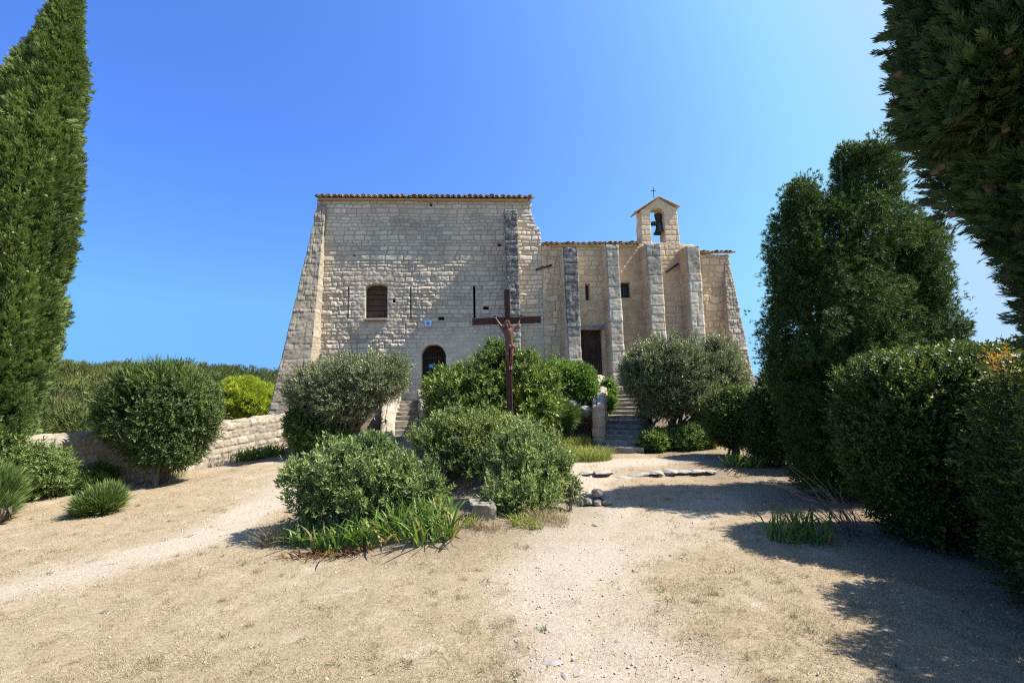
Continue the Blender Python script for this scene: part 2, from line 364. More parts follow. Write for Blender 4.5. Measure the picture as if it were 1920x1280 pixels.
# far terrain, polar sheet out to the horizon
def far_z(r, th):
    """th from +Y, negative = left"""
    z = -9 - 3*sstep(20, 60, r)
    hill = np.interp(np.degrees(th), [-180, -80, -60, -50, -44, -38, -32, -27, -22, -15, 180], [1, 6, 9, 9.8, 9.6, 9.4, 8.4, 6.0, 3, 1, -2])
    p = np.stack([np.sin(th)*r, np.cos(th)*r, r*0], -1)
    ridge = hill + 5.0*(vn(p, .02, 4)-.5)+1.6*(vn(p, .11, 5)-.5)
    z = z + (ridge+11)*sstep(55, 250, r)
    z = z - ridge*.9*sstep(270, 900, r)
    far = np.interp(np.degrees(th), [-180, -40, -26, -20, 180], [10, 10, 26, 10, 6])
    return z + far*sstep(500, 1000, r)*(1-sstep(1200, 3000, r))
rr = np.geomspace(16, 6000, 110); tt = np.linspace(-np.pi, np.pi, 241)
R_, T_ = np.meshgrid(rr, tt, indexing='ij'); Zf = far_z(R_, T_)
V = np.stack([np.sin(T_)*R_, np.cos(T_)*R_, Zf], -1).reshape(-1, 3)
i = (np.arange(len(rr)-1)[:, None]*len(tt)+np.arange(len(tt)-1)[None]).ravel(); nx = len(tt)
tag(mesh("hillside", V, np.stack([i, i+1, i+1+nx, i+nx], -1), MAT['hill'], smooth=True), kind="structure")

# ------------------------------------------------------------------ foliage machinery
def frames(d, roll):
    d = d/(np.linalg.norm(d, axis=1, keepdims=True)+1e-9)
    ref = np.where(np.abs(d[:, 2:3]) > .9, np.array([[1., 0, 0]]), np.array([[0, 0, 1.]]))
    a = np.cross(ref, d); a /= np.linalg.norm(a, axis=1, keepdims=True)+1e-9; b = np.cross(d, a)
    c, s = np.cos(roll)[:, None], np.sin(roll)[:, None]
    return np.stack([a*c+b*s, b*c-a*s, d], -1)       # columns x,y,z
def instances(templates, P, D, S, rs, tint):
    """templates: list of (tv (m,3), tf (k,q), tt (m)); all into one mesh array"""
    Vs, Fs, As, off = [], [], [], 0
    pick = rs.integers(0, len(templates), len(P)); Rm = frames(D, rs.random(len(P))*2*np.pi)
    for q, (tv, tf, tt_) in enumerate(templates):
        s = pick == q
        if not s.any(): continue
        V = np.einsum('nij,mj->nmi', Rm[s], tv)*S[s][:, None, None]+P[s][:, None]
        n, m = V.shape[:2]
        Fs.append((np.arange(n)[:, None, None]*m+tf[None]).reshape(-1, tf.shape[1])+off)
        As.append(np.clip(tint[s][:, None]+tt_[None], 0, 1).ravel()); Vs.append(V.reshape(-1, 3)); off += n*m
    return np.concatenate(Vs), np.concatenate(Fs), np.concatenate(As)
def leaf_quad(L_, W_, fold=.25, bend=.15):
    return np.array([[0, 0, 0], [-W_/2, -fold*W_, L_*.5], [0, bend*L_, L_], [W_/2, -fold*W_, L_*.5]])
def rotm(ax, a):
    c, s = math.cos(a), math.sin(a)
    return np.array({'x': [[1, 0, 0], [0, c, -s], [0, s, c]], 'y': [[c, 0, s], [0, 1, 0], [-s, 0, c]], 'z': [[c, -s, 0], [s, c, 0], [0, 0, 1]]}[ax])
def t_leafy(n, L_, W_, twig, spread=55, rs=None, fold=.25):
    """leaves along a short twig"""
    Vs, Fs, Ts = [], [], []
    for i in range(n):
        f = i/max(1, n-1); a = math.radians(spread*(1-.55*f)+rs.normal()*10)
        M_ = rotm('z', i*2.4+rs.normal()*.4) @ rotm('x', a)
        v = leaf_quad(L_*(.75+.5*rs.random()), W_*(.8+.4*rs.random()), fold, rs.normal()*.15) @ M_.T
        v[:, 2] += twig*f
        Vs.append(v); Fs.append(np.array([[0, 1, 2, 3]])+4*i); Ts.append(np.full(4, rs.normal()*.10+.10*f))
    return np.concatenate(Vs), np.concatenate(Fs), np.concatenate(Ts)
def t_spray(rs, L_=1., n=7, W_=.10, fan=.55, flat=.25):
    """feathery flat cypress spray, length 1"""
    Vs, Fs, Ts = [], [], []
    def strip(p, d, l, w_, t):
        sd = np.cross(d, [0, 1, 0]) + rs.normal(size=3)*.35; sd /= np.linalg.norm(sd)
        b = len(Vs)*4
        Vs.append(np.array([p, p+d*l*.45-sd*w_, p+d*l, p+d*l*.45+sd*w_])); Fs.append([b, b+1, b+2, b+3]); Ts.append(np.full(4, t))
    strip(np.zeros(3), np.array([0, 0, 1.]), L_, W_*.6, 0)
    for i in range(n):
        f = (i+.6)/n*.85; s = -1 if i % 2 else 1
        d = np.array([s*fan*(1.1-.4*f), rs.normal()*flat, 1.]); d /= np.linalg.norm(d)
        strip(np.array([0, 0, f*L_*.9]), d, L_*(.62-.42*f)*(.8+.4*rs.random()), W_*(.75+.4*rs.random()), rs.normal()*.08+.12*f)
    return np.concatenate(Vs), np.array(Fs), np.concatenate(Ts)
def t_needles(rs, n=9, L_=1., W_=.03, spread=25):
    Vs, Fs, Ts = [], [], []
    for i in range(n):
        M_ = rotm('z', rs.random()*6.28) @ rotm('x', math.radians(abs(rs.normal())*spread))
        v = leaf_quad(L_*(.6+.5*rs.random()), W_, .1, .1*rs.normal()) @ M_.T
        Vs.append(v); Fs.append([4*i, 4*i+1, 4*i+2, 4*i+3]); Ts.append(np.full(4, rs.normal()*.1))
    return np.concatenate(Vs), np.array(Fs), np.concatenate(Ts)
def sphere_dirs(n, rs):
    d = rs.normal(size=(n, 3)); return d/np.linalg.norm(d, axis=1, keepdims=True)
def lobe_points(lobes, n, rs, shell=.30, lump=.20, lf=2.2, pw=2.0, gap=0., gf=3., cut_low=None):
    """points and outward directions in the outer shell of a set of ellipsoids"""
    lobes = np.array(lobes, float); wt = lobes[:, 3]*lobes[:, 4]+lobes[:, 4]*lobes[:, 5]+lobes[:, 3]*lobes[:, 5]
    idx = rs.choice(len(lobes), n, p=wt/wt.sum()); c = lobes[idx, :3]; r = lobes[idx, 3:]
    d = sphere_dirs(n, rs)
    q = 1/np.power((np.abs(d)**pw).sum(1), 1/pw)
    t = 1-shell*rs.random(n)**1.7
    lmp = 1+lump*(2*vn(d*2+c*7, lf, 2)-1)+lump*.6*(2*vn(d*5+c*3, lf, 6)-1)
    P = c+d*r*(q*t*lmp)[:, None]
    N = d/r; N /= np.linalg.norm(N, axis=1, keepdims=True)
    keep = np.ones(n, bool)
    for j in range(len(lobes)):
        e = ((np.abs((P-lobes[j, :3])/lobes[j, 3:])**pw).sum(1))**(1/pw)
        keep &= ~((e < .62) & (idx != j))
    if gap: keep &= ~((vn(P, gf, 17) < gap) & (rs.random(n) < .9))
    if cut_low is not None: keep &= P[:, 2] > cut_low
    return P[keep], N[keep], t[keep]
def plant(name, label, cat, base, mat, templates, P, N, size, rs, up=.5, jit=.6, tint=.45, tvar=.14, tfreq=1.6, trunk=None, group=None, bark='bark', size_var=.35, part='foliage', extra=None):
    root = thing(name, label, cat, base, 0, group); b = np.array(base, float)
    D = N*1.0+np.array([0, 0, up])+rs.normal(size=P.shape)*jit
    S = size*(1+size_var*(rs.random(len(P))*2-1))
    tn = tint+rs.normal(size=len(P))*tvar+(vn(P, tfreq, 5)-.5)*.55
    V, Fq, A = instances(templates, P-b, D, S, rs, tn)
    mesh(part, V, Fq, mat, root, {"tint": A})
    if trunk:
        tv, tf = tube([(np.asarray(p)-b, r) for p, r in trunk], 7, 3)
        mesh('trunk' if cat == 'tree' else 'stem', tv, tf, MAT[bark], root, smooth=True)
    return root
def branches(base, lobes, rs, r0=.06, nb=3, r1=.012, lift=.35, wob=.06):
    """trunk paths from the base into each lobe"""
    out = []; base = np.asarray(base, float)
    for lb in lobes:
        c = np.array(lb[:3])
        for _ in range(nb):
            e = c+rs.normal(size=3)*np.array(lb[3:])*.45; t = np.linspace(0, 1, 8)[:, None]
            m = base*(1-lift)+e*lift; m[2] = base[2]+(e[2]-base[2])*.5
            p = base*(1-t)**2+2*m*t*(1-t)+e*t**2; p[1:-1] += rs.normal(size=(6, 3))*wob
            s = base.copy(); p[0] = s+rs.normal(size=3)*[r0*.4, r0*.4, 0]-[0, 0, .08]
            out.append((p, np.linspace(r0, r1, 8)))
    return out

# ------------------------------------------------------------------ the chapel
FO = np.array([0.0, FY])
def fac(px, py, p=0.0):
    """pixel -> (u, z) on the plane p metres in front of the facade"""
    d = ray(px, py); t = (np.dot(FO-EYE[:2], VX)-p)/np.dot(d[:2], VX)
    q = EYE+d*t; return float(np.dot(q[:2]-FO, UX)), float(q[2])
def fw(u, v, z):
    q = FO+u*UX+v*VX; return np.array([q[0], q[1], z])
def inpoly(x, y, poly):
    r = np.zeros(x.shape, bool); n = len(poly)
    for i in range(n):
        (x1, y1), (x2, y2) = poly[i], poly[(i+1) % n]
        if y1 == y2: continue
        c = ((y1 > y) != (y2 > y)) & (x < (x2-x1)*(y-y1)/(y2-y1)+x1); r ^= c
    return r
def masonry(U, Z, seed, ch, cw, wob=.035, off=0.0):
    """irregular coursed blocks: distance to the joint, three randoms per block"""
    rs = np.random.default_rng(seed)
    Zw = Z+wob*(vn2(U, Z, 1.1, seed)-.5)*2+wob*.6*(vn2(U, Z, 4, seed+1)-.5)*2
    Uw = U+wob*(vn2(U, Z, 2.3, seed+2)-.5)*2
    zb = [Z.min()-.5]
    while zb[-1] < Z.max()+.5: zb.append(zb[-1]+rs.uniform(*ch))
    zb = np.array(zb); r = np.clip(np.searchsorted(zb, Zw)-1, 0, len(zb)-2)
    dz = np.minimum(Zw-zb[r], zb[r+1]-Zw)
    du = np.zeros_like(U); bid = np.zeros(U.shape, np.int64)
    for k in np.unique(r):
        m = r == k; hh = zb[k+1]-zb[k]
        ub = [U.min()-1-rs.random()]
        while ub[-1] < U.max()+1: ub.append(ub[-1]+rs.uniform(*cw)*(.7+.3*hh/np.mean(ch)))
        ub = np.array(ub); j = np.clip(np.searchsorted(ub, Uw[m])-1, 0, len(ub)-2)
        du[m] = np.minimum(Uw[m]-ub[j], ub[j+1]-Uw[m]); bid[m] = j+1000*k
    d = np.minimum(du, dz); z0 = np.zeros_like(bid)
    return d, _hash(bid, z0, z0, seed), _hash(bid, z0+1, z0, seed), _hash(bid, z0+2, z0, seed)
def panel(name, parent, mat, ug, zg, outline, openings, fn, thick=.5):
    U, Zz = np.meshgrid(ug, zg); h, at_ = fn(U, Zz)
    nx, nz = len(ug), len(zg)
    V = np.stack([U, -h, Zz], -1).reshape(-1, 3)
    uc = (U[:-1, :-1]+U[1:, 1:])/2; zc = (Zz[:-1, :-1]+Zz[1:, 1:])/2
    keep = inpoly(uc, zc, outline)
    for o in openings: keep &= ~inpoly(uc, zc, o)
    idx = (np.arange(nz-1)[:, None]*nx+np.arange(nx-1)[None])
    i = idx[keep]; Fq = np.stack([i, i+1, i+1+nx, i+nx], -1)
    # boundary edges go back into the wall thickness
    K = np.pad(keep, 1)
    ed = []
    c = K[1:-1, 1:-1]
    m = c & ~K[:-2, 1:-1]; ed.append(np.stack([idx[m]+1, idx[m]], -1))
    m = c & ~K[2:, 1:-1]; ed.append(np.stack([idx[m]+nx, idx[m]+nx+1], -1))
    m = c & ~K[1:-1, :-2]; ed.append(np.stack([idx[m], idx[m]+nx], -1))
    m = c & ~K[1:-1, 2:]; ed.append(np.stack([idx[m]+nx+1, idx[m]+1], -1))
    ed = np.concatenate(ed); ub, inv = np.unique(ed, return_inverse=True); inv = inv.reshape(ed.shape)
    Vb = V[ub].copy(); Vb[:, 1] = thick
    Fq = np.concatenate([Fq, np.stack([ed[:, 0], ed[:, 1], inv[:, 1]+len(V), inv[:, 0]+len(V)], -1)])
    V = np.concatenate([V, Vb]); at2 = {a: np.concatenate([x.ravel(), x.ravel()[ub]]) for a, x in at_.items()}
    used = np.unique(Fq); mp = np.zeros(len(V), np.int64); mp[used] = np.arange(len(used))
    return mesh(name, V[used], mp[Fq], mat, parent, {a: x[used] for a, x in at2.items()}, smooth=False)
def arch(u0, u1, z0, zs, zt, n=14):
    """door outline with a round or segmental head"""
    t = np.linspace(0, np.pi, n); c = (u0+u1)/2
    return [(u0, z0)]+[(u1, z0)]+[(c+(u1-u0)/2*math.cos(a), zs+(zt-zs)*math.sin(a)) for a in t]
def rect(u0, u1, z0, z1): return [(u0, z0), (u1, z0), (u1, z1), (u0, z1)]
def prect(x0, y0, x1, y1):
    a = fac(x0, y1); b = fac(x1, y0); return rect(a[0], b[0], a[1], b[1])
chapel = thing("chapel", "old pale limestone chapel with tall block, buttresses and small bell gable", "chapel", (0, FY, 0), FYAW)

uL, zTop = fac(595, 374); uM, _ = fac(1019, 520); zTopR = fac(990, 376)[1]
edge_pts = [(997, 374), (994.5, 383), (997, 384), (994, 391), (994, 399), (997.5, 400), (996.5, 409), (1001, 411), (1001, 422), (1006, 422.5), (1006.5, 426), (1011, 426.5), (1010.5, 436), (1014, 437), (1013, 446), (1016, 447), (1017, 459), (1019, 470)]
out_t = [(uL, -.6), (fac(1019, 600)[0], -.6)]+[fac(*e) for e in edge_pts[::-1]]+[(uL, zTop)]
# openings of the tall block
W1 = fac(685, 599); W2 = fac(727, 540); WT = fac(706, 532)[1]
win = arch(W1[0], W2[0], W1[1], W2[1], WT)
D1 = fac(790, 747); D2 = fac(836, 668); DT = fac(813, 645)[1]
adoor = arch(D1[0], D2[0], 1.2, D2[1], DT)
slits = [prect(651.6, 538, 655, 597), prect(768.7, 539, 772, 597), prect(887.6, 535, 891, 597)]
holes = [prect(735.5, 560, 741, 568), prect(822, 593, 832, 600), prect(906, 573.5, 917, 581), prect(805, 379.5, 811, 387), prect(662, 477, 666, 481), prect(933, 456, 940, 461)]
def f_tall(U, Z):
    d, a, b, c = masonry(U, Z, 11, (.10, .20), (.14, .46))
    j = 1-sstep(.006, .026, d)
    low = 1-sstep(5.0, 6.3, Z)                       # rougher facing in the lower half
    door = 1-sstep(.5, 1.3, np.hypot((U-(D1[0]+D2[0])/2-.2)*.8, np.maximum(Z-2.6, 0)*.9))
    door = np.maximum(door, (1-sstep(3.2, 3.9, Z+.5*(fbm2(U, Z, .8, 5)-.5)))*sstep(-3.4, -2.6, U))
    win_ = 1-sstep(.25, .55, np.maximum(np.abs(U-(W1[0]+W2[0])/2)-.36, np.abs(Z-(W1[1]+WT)/2)-.65))
    sm = np.clip(np.maximum(door*.85, win_*.8), 0, 1)
    r1 = fbm2(U, Z, 5, 3); r2 = fbm2(U, Z, 13, 7, 3)
    h = (1-j)*(.020+.018*(a-.5))*(1-.75*sm)+(r1-.5)*(.022+.034*low)*(1-.8*sm)+(r2-.5)*(.016+.034*low)*(1-.6*sm)+.010*sm
    h = h+(1-j)*(b-.5)*(Z-np.floor(Z/.2)*.2-.1)*.09*(1-sm)
    j = j*(1-.85*sm)*(.55+.6*fbm2(U, Z, 1.2, 9))
    tone = .5+(a-.5)*.75*(1-.6*sm)+(fbm2(U, Z, .7, 15)-.5)*.6
    tone = tone+.16*sstep(6.2, 7.2, Z)
    return h, {"tone": tone, "joint": np.clip(j, 0, 1), "ochre": np.clip((fbm2(U, Z, .9, 41)-.55)*1.2, 0, .5)+.25*np.clip(win_, 0, 1)*(fbm2(U, Z, 2, 4) > .5)+.35*sstep(2.0, 3.2, U)*(1-sstep(3.4, 5.6, Z)), "lichen": np.clip((fbm2(U, Z, 1.1, 51)-.5)*1.6, 0, .45)}
RES = .024
panel("wall", chapel, MAT['wall_tall'], np.arange(uL, fac(1019, 600)[0]+.01, RES), np.arange(-.6, zTop+.03, RES), out_t, [win, adoor]+slits+holes, f_tall)
# nave wall, lower and warmer
zN = fac(1100, 461)[1]; zN2 = fac(1340, 477)[1]; uB1 = fac(1197, 458)[0]; uB2 = fac(1276, 458)[0]; uR = fac(1366, 480)[0]
u0n = fac(1019, 600)[0]; zB = fac(1235, 458)[1]
end_r = [(1366, 478), (1367, 500), (1374, 523), (1374, 700)]
out_n = [(u0n, -.6), (fac(1374, 600)[0], -.6)]+[fac(*e) for e in end_r[::-1][1:]]+[(uB2+.5, zN2), (uB2+.5, zN+.02), (uB2, zB), (uB1, zB), (uB1, zN), (u0n, zN)]
N1 = fac(1091.5, 738); N2 = fac(1130.5, 617); ndoor = rect(N1[0], N2[0], 1.2, N2[1])
nslit = prect(1098.5, 533, 1105.5, 563.5); ngrill = prect(1164.5, 529, 1181, 558.5)
aC = fac(1111, 617); aR = (N2[0]-N1[0])/2+.05; aTop = fac(1111, 571)[1]
def f_nave(U, Z):
    d, a, b, c = masonry(U, Z, 23, (.13, .25), (.16, .55), .03)
    d2, a2, b2, c2 = masonry(U, Z, 29, (.12, .32), (.14, .42), .10)
    um = fac(1037, 560)[0]; rub = np.exp(-((U-um)/.28)**2)*sstep(1.5, 3, Z)
    rub = np.maximum(rub, sstep(fac(1310, 560)[0], fac(1318, 560)[0], U)); rub = (rub > .45)
    d = np.where(rub, d2, d); a = np.where(rub, a2, a); b = np.where(rub, b2, b)
    j = 1-sstep(.006, .026, d)
    n = fbm2(U, Z, .75, 61)
    uq = [fac(q, 560)[0] for q in (1088, 1132, 1160, 1212, 1250)]
    sm = sstep(uq[0]-.1, uq[0], U)*(1-sstep(uq[1], uq[1]+.1, U))*(1-sstep(aTop-.1, aTop+.9, Z))
    sm = np.maximum(sm, sstep(uq[2], uq[2]+.1, U)*(1-sstep(uq[3], uq[3]+.1, U))*(.45+.4*(n > .5)))
    sm = np.maximum(sm, .7*sstep(.46, .56, n)*(~rub))
    r1 = fbm2(U, Z, 5, 3); r2 = fbm2(U, Z, 14, 7, 3)
    h = (1-j)*(.024+.02*(a-.5))*(1-.8*sm)*np.where(rub, 1.5, 1)+(r1-.5)*.035*(1-.7*sm)+(r2-.5)*.02*(1-.5*sm)+.012*sm
    # blind arch over the door: recessed tympanum and a ring of voussoirs
    rad = np.hypot((U-aC[0])/aR, np.maximum(Z-aC[1], 0)/(aTop-aC[1])); up = Z > aC[1]-.02
    h = np.where(up & (rad < .80), -.05, h); ring = up & (rad > .80) & (rad < 1.12)
    th = np.arctan2(Z-aC[1], U-aC[0])*9/np.pi; vj = np.abs(th-np.round(th)) < .05
    h = np.where(ring, np.where(vj, .0, .02), h); j = np.where(ring, vj*.8, j*(1-.8*sm)); j = np.where(up & (rad < .8), 0, j)
    tone = .5+(a-.5)*.7*(1-.6*sm)+(fbm2(U, Z, .7, 15)-.5)*.7
    och = np.clip((fbm2(U, Z, .8, 45)-.40)*1.8, 0, 1)*.75
    och = och+.7*sstep(uq[2], uq[2]+.25, U)*(1-sstep(uq[3], uq[3]+.05, U))*(1-.3*sstep(4, 5.5, Z))
    e0 = fac(1312, 600)[0]; och = och+.95*sstep(e0, e0+.05, U)*(1-sstep(3.2, 5.2, Z+(n-.5)*3))*(fbm2(U, Z, 1.6, 19) > .42)
    lich = np.clip((fbm2(U, Z, 1.2, 52)-.53)*1.7, 0, .45)
    return h, {"tone": tone, "joint": np.clip(j, 0, 1), "ochre": np.clip(och, 0, 1), "lichen": lich}
panel("wall", chapel, MAT['wall_nave'], np.arange(u0n+.004, fac(1374, 600)[0]+.02, RES), np.arange(-.6, zB+.03, RES), out_n, [ndoor, nslit, ngrill], f_nave)["label"] = "lower warm ochre nave wall with small openings"

def buttress(u0, u1, z0, z1, p0, p1, slope=.25, ut=None, seed=1, mat='ashlar', ch=(.26, .42), cw=(.4, .9), lich=1.0, lz=None, rough=.012, name='buttress', och=0., amp=.014, jag=0.):
    """battered stone buttress: (u0,u1) at the foot, ut=(u0,u1) at the top, projections p0 foot, p1 top"""
    ut = ut or (u0, u1); R = .03
    zs = np.arange(z0, z1+R, R); f = ((zs-z0)/(z1-z0)).clip(0, 1)
    a0 = u0+(ut[0]-u0)*f; a1 = u1+(ut[1]-u1)*f; pp = p0+(p1-p0)*f
    pm = max(p0, p1); n1 = max(3, int(pm/R)); n2 = max(4, int(max(u1-u0, ut[1]-ut[0])/R))
    s1 = np.linspace(0, 1, n1)[:-1]; s2 = np.linspace(0, 1, n2)
    uu = np.concatenate([np.zeros(len(s1)), s2, np.ones(len(s1))]); vv = np.concatenate([s1, np.ones(n2), s1[::-1]])
    nu = np.concatenate([-np.ones(len(s1)), np.zeros(n2), np.ones(len(s1))]); nv = np.concatenate([np.zeros(len(s1)), np.ones(n2), np.zeros(len(s1))])
    nu[len(s1)] = -.7; nu[len(s1)+n2-1] = .7
    Ub = a0[:, None]+(a1-a0)[:, None]*uu; Pb = pp[:, None]*vv; Zb = np.repeat(zs[:, None], len(uu), 1)
    per = np.cumsum(np.hypot(np.diff(Ub.mean(0), prepend=Ub.mean(0)[0]), np.diff(Pb.mean(0), prepend=Pb.mean(0)[0])))
    per = np.repeat(per[None], len(zs), 0)
    d, a, b, c = masonry(per+seed*7.3, Zb, seed, ch, cw, .012 if ch[0] > .2 else .04)
    j = 1-sstep(.004, .02, d); r1 = fbm2(per+seed, Zb, 4, seed+2); r2 = fbm2(per+seed, Zb, 13, seed+3, 3)
    h = (1-j)*(amp+amp*1.2*(a-.5))+(r1-.5)*rough*2.5+(r2-.5)*rough*1.6
    if jag: h = h+jag*(vn2(per*.6+seed, Zb, 3.2, seed+9)-.5)*sstep(z1-1.2, z1-.3, Zb)
    V = np.stack([Ub+nu*h, -(Pb+nv*h), Zb], -1)
    top = V[-1].copy(); back = top.copy(); back[:, 1] = .03; back[:, 2] = z1+slope*pp[-1]
    top[:, 2] += slope*(pp[-1]+top[:, 1])
    V = np.concatenate([V, top[None], back[None]]); m = len(uu)
    i = (np.arange(len(V)-1)[:, None]*m+np.arange(m-1)[None]).ravel()
    Fq = np.stack([i, i+1, i+1+m, i+m], -1)
    def ext(x): return np.concatenate([x, x[-1:], x[-1:]]).ravel()
    lz = lz if lz is not None else (z0+z1)/2
    lh = lich*(sstep(lz-.9, lz+.9, Zb+(fbm2(per, Zb, 1.0, seed+5)-.5)*2.2)*.9+.12)
    frn = np.where(nv[None] > 0, 1, .25)
    oc = np.clip(och*(1-frn)+.3*(fbm2(per, Zb, .9, seed+6) > .58), 0, 1)+np.zeros_like(Zb)  # side-face ochre paints in warm reflected light; the noise patches are stain
    return mesh(name, V.reshape(-1, 3), Fq, MAT[mat], chapel, {"tone": ext(.5+(a-.5)*.8+(fbm2(per, Zb, .8, seed)-.5)*.5), "joint": ext(j*.8), "ochre": ext(oc), "lichen": ext(lh*frn)}, smooth=False)
def bpx(xt0, xt1, yt, xb0, xb1, yb, p):
    a = fac(xt0, yt, p); b = fac(xt1, yt, p); c = fac(xb0, yb, p); e = fac(xb1, yb, p)
    return dict(u0=c[0], u1=e[0], z0=c[1]-1.6, z1=a[1], ut=(a[0], b[0]), p0=p+.04, p1=p)
def ext0(k):  # carry the slight batter down to the foot
    f = 1.6/(k['z1']-k['z0']-1.6); k['u0'] += (k['u0']-k['ut'][0])*f; k['u1'] += (k['u1']-k['ut'][1])*f; return k
buttress(**ext0(bpx(945.5, 969.5, 394, 954, 976, 650, .56)), seed=31, lich=1.15, lz=3.4, ch=(.12, .22), cw=(.3, .6), slope=.1)
buttress(**ext0(bpx(1056, 1082.5, 464, 1066, 1089.5, 670, .62)), seed=33, lich=1.15, lz=3.4, slope=.08)
buttress(**ext0(bpx(1136, 1158.5, 460, 1145.5, 1168.5, 640, .62)), seed=35, lich=.7, lz=4.6, slope=.08, och=.5)
buttress(**ext0(bpx(1211, 1238, 459, 1223.5, 1248.5, 640, .62)), seed=37, lich=.75, lz=4.9, slope=.06, och=.9)
buttress(**ext0(bpx(1287, 1310.5, 462, 1298.5, 1321.5, 640, .66)), seed=39, lich=.6, lz=5.0, slope=.03, och=.8)
# corner buttresses
P0 = .98
a = fac(500, 778, P0); b = fac(596, 430, .12); c = fac(592.5, 690)
buttress(a[0], c[0]+.06, a[1]-.35, fac(600, 384, .1)[1], P0+.05, .10, .3, (fac(599, 388, .1)[0]-.05, fac(610, 388, .1)[0]), seed=41, mat='render', ch=(.12, .3), cw=(.16, .5), lich=.25, lz=5.5, rough=.016, amp=.012, jag=.07)
a = fac(1416, 722, .55); b = fac(1372, 655, .3)
buttress(fac(1353, 722, .3)[0]+.12, a[0], a[1]-.9, fac(1366, 494, .05)[1], .72, .05, .1, (fac(1361, 500, .05)[0]-.05, fac(1368, 500, .05)[0]), seed=43, mat='drystone', ch=(.09, .17), cw=(.12, .34), lich=.15, lz=6, rough=.02, amp=.016, och=.2)

# body of the building behind the facade (side and back walls)
def boxwalls(u0, u1, v0, v1, z0, z1, name, mat):
    bm = bmesh.new(); t = .5
    for c, s in (((u0+t/2, (v0+v1)/2, (z0+z1)/2), (t, v1-v0, z1-z0)), ((u1-t/2, (v0+v1)/2, (z0+z1)/2), (t, v1-v0, z1-z0)), (((u0+u1)/2, v1-t/2-.002, (z0+z1)/2), (u1-u0-2*t-.004, t, z1-z0))):
        add_box(bm, c, s)
    return bmobj(name, bm, mat, chapel)
uTR = fac(994, 400)[0]
boxwalls(uL+.02, uTR-.05, .5, 8.5, -.6, zTop-.03, "wall", MAT['wall_tall'])
boxwalls(uTR+.02, uR-.02, .5, 7.5, -.6, zN2-.05, "wall", MAT['wall_nave'])

def tiles(u0, u1, z, name, depth, slope, z1=None, seed=0, hang=.2):
    rs = np.random.default_rng(seed); Vs, Fs, Ts, off = [], [], [], 0
    sp = .19; n = int((u1-u0)/sp)+1
    z1 = z if z1 is None else z1
    def half(uc, zc, v0, v1, r, inv, tone, tilt):
        nonlocal off
        k = 9; t = np.linspace(0, np.pi, k); ro, ri = r, r-.016; sg = -1 if inv else 1
        ring = []
        for v, sc_r in ((v0, 1.0), (v1, .86)):
            for rad in (ro, ri):
                ring.append(np.stack([uc+np.cos(t)*rad*sc_r, np.full(k, v), zc+slope*(v-v0)+sg*np.sin(t)*rad*sc_r*.8+tilt*(v-v0)], -1))
        V = np.concatenate(ring); i = np.arange(k-1)
        F = [np.stack([i, i+1, i+1+2*k, i+2*k], -1), np.stack([i+k, i+3*k, i+1+3*k, i+1+k], -1), np.stack([i, i+k, i+1+k, i+1], -1), np.stack([i+2*k, i+1+2*k, i+1+3*k, i+3*k], -1)]
        F = np.concatenate(F); Vs.append(V); Fs.append(F+off); Ts.append(np.full(len(V), tone)); off += len(V)
    for i in range(n):
        uc = u0+(i+.5)*(u1-u0)/n; zz = z+(z1-z)*(i+.5)/n
        for row in range(4):
            v0 = -hang+row*.38+rs.normal()*.02; zr = zz+slope*(row*.38)
            if row == 0: half(uc+sp/2, zr+.075, v0-.03, v0+.5, .085, True, rs.random(), 0)
            half(uc+rs.normal()*.008, zr+.055+.012*row+rs.normal()*.008, v0, v0+.46, .088+rs.normal()*.004, False, rs.random(), rs.normal()*.02)
    # corrugated field behind the eave rows up to the ridge
    ug = np.linspace(u0, u1, n*6+1); vg = np.linspace(1.2, depth, 24)
    Ug, Vg = np.meshgrid(ug, vg); zz = z+(z1-z)*(Ug-u0)/(u1-u0)
    Zg = zz+slope*(np.minimum(Vg, depth/2)+np.minimum(0, depth/2-Vg))+.10+.06*np.abs(np.cos((Ug-u0)/(u1-u0)*n*np.pi))
    i = (np.arange(len(vg)-1)[:, None]*len(ug)+np.arange(len(ug)-1)[None]).ravel(); m = len(ug)
    Vs.append(np.stack([Ug, Vg, Zg], -1).reshape(-1, 3)); Fs.append(np.stack([i, i+1, i+1+m, i+m], -1)+off); Ts.append(_hash((Ug/(u1-u0)*n).astype(int).ravel(), (Vg/.4).astype(int).ravel(), np.zeros(Ug.size, int), 3))
    return mesh(name, np.concatenate(Vs), np.concatenate(Fs), MAT['tile'], chapel, {"tone": np.concatenate(Ts)})
tiles(uL-.05, fac(998, 373)[0], zTop-.01, "roof", 8.6, .26, zTopR+.0, seed=3, hang=.22)
tiles(fac(1018, 460)[0], uB1-.02, zN-.02, "roof", 7.4, .24, zN-.0, seed=4, hang=.15)
tiles(fac(1311, 475)[0], fac(1369, 478)[0], zN2-.02, "roof", 7.2, .24, seed=5, hang=.18)
# mortar bed under the eaves
for (ua, ub, za, zb_) in ((uL, fac(992, 376)[0], zTop-.02, zTopR-.02), (u0n+.3, uB1-.05, zN-.02, zN-.02)):
    bm = bmesh.new(); add_box(bm, ((ua+ub)/2, -.03, (za+zb_)/2), (ub-ua-.1, .22, .05), Matrix.Rotation(-math.atan2(zb_-za, ub-ua), 4, 'Y'), .01); bmobj("eave_course", bm, MAT['wall_nave'], chapel)

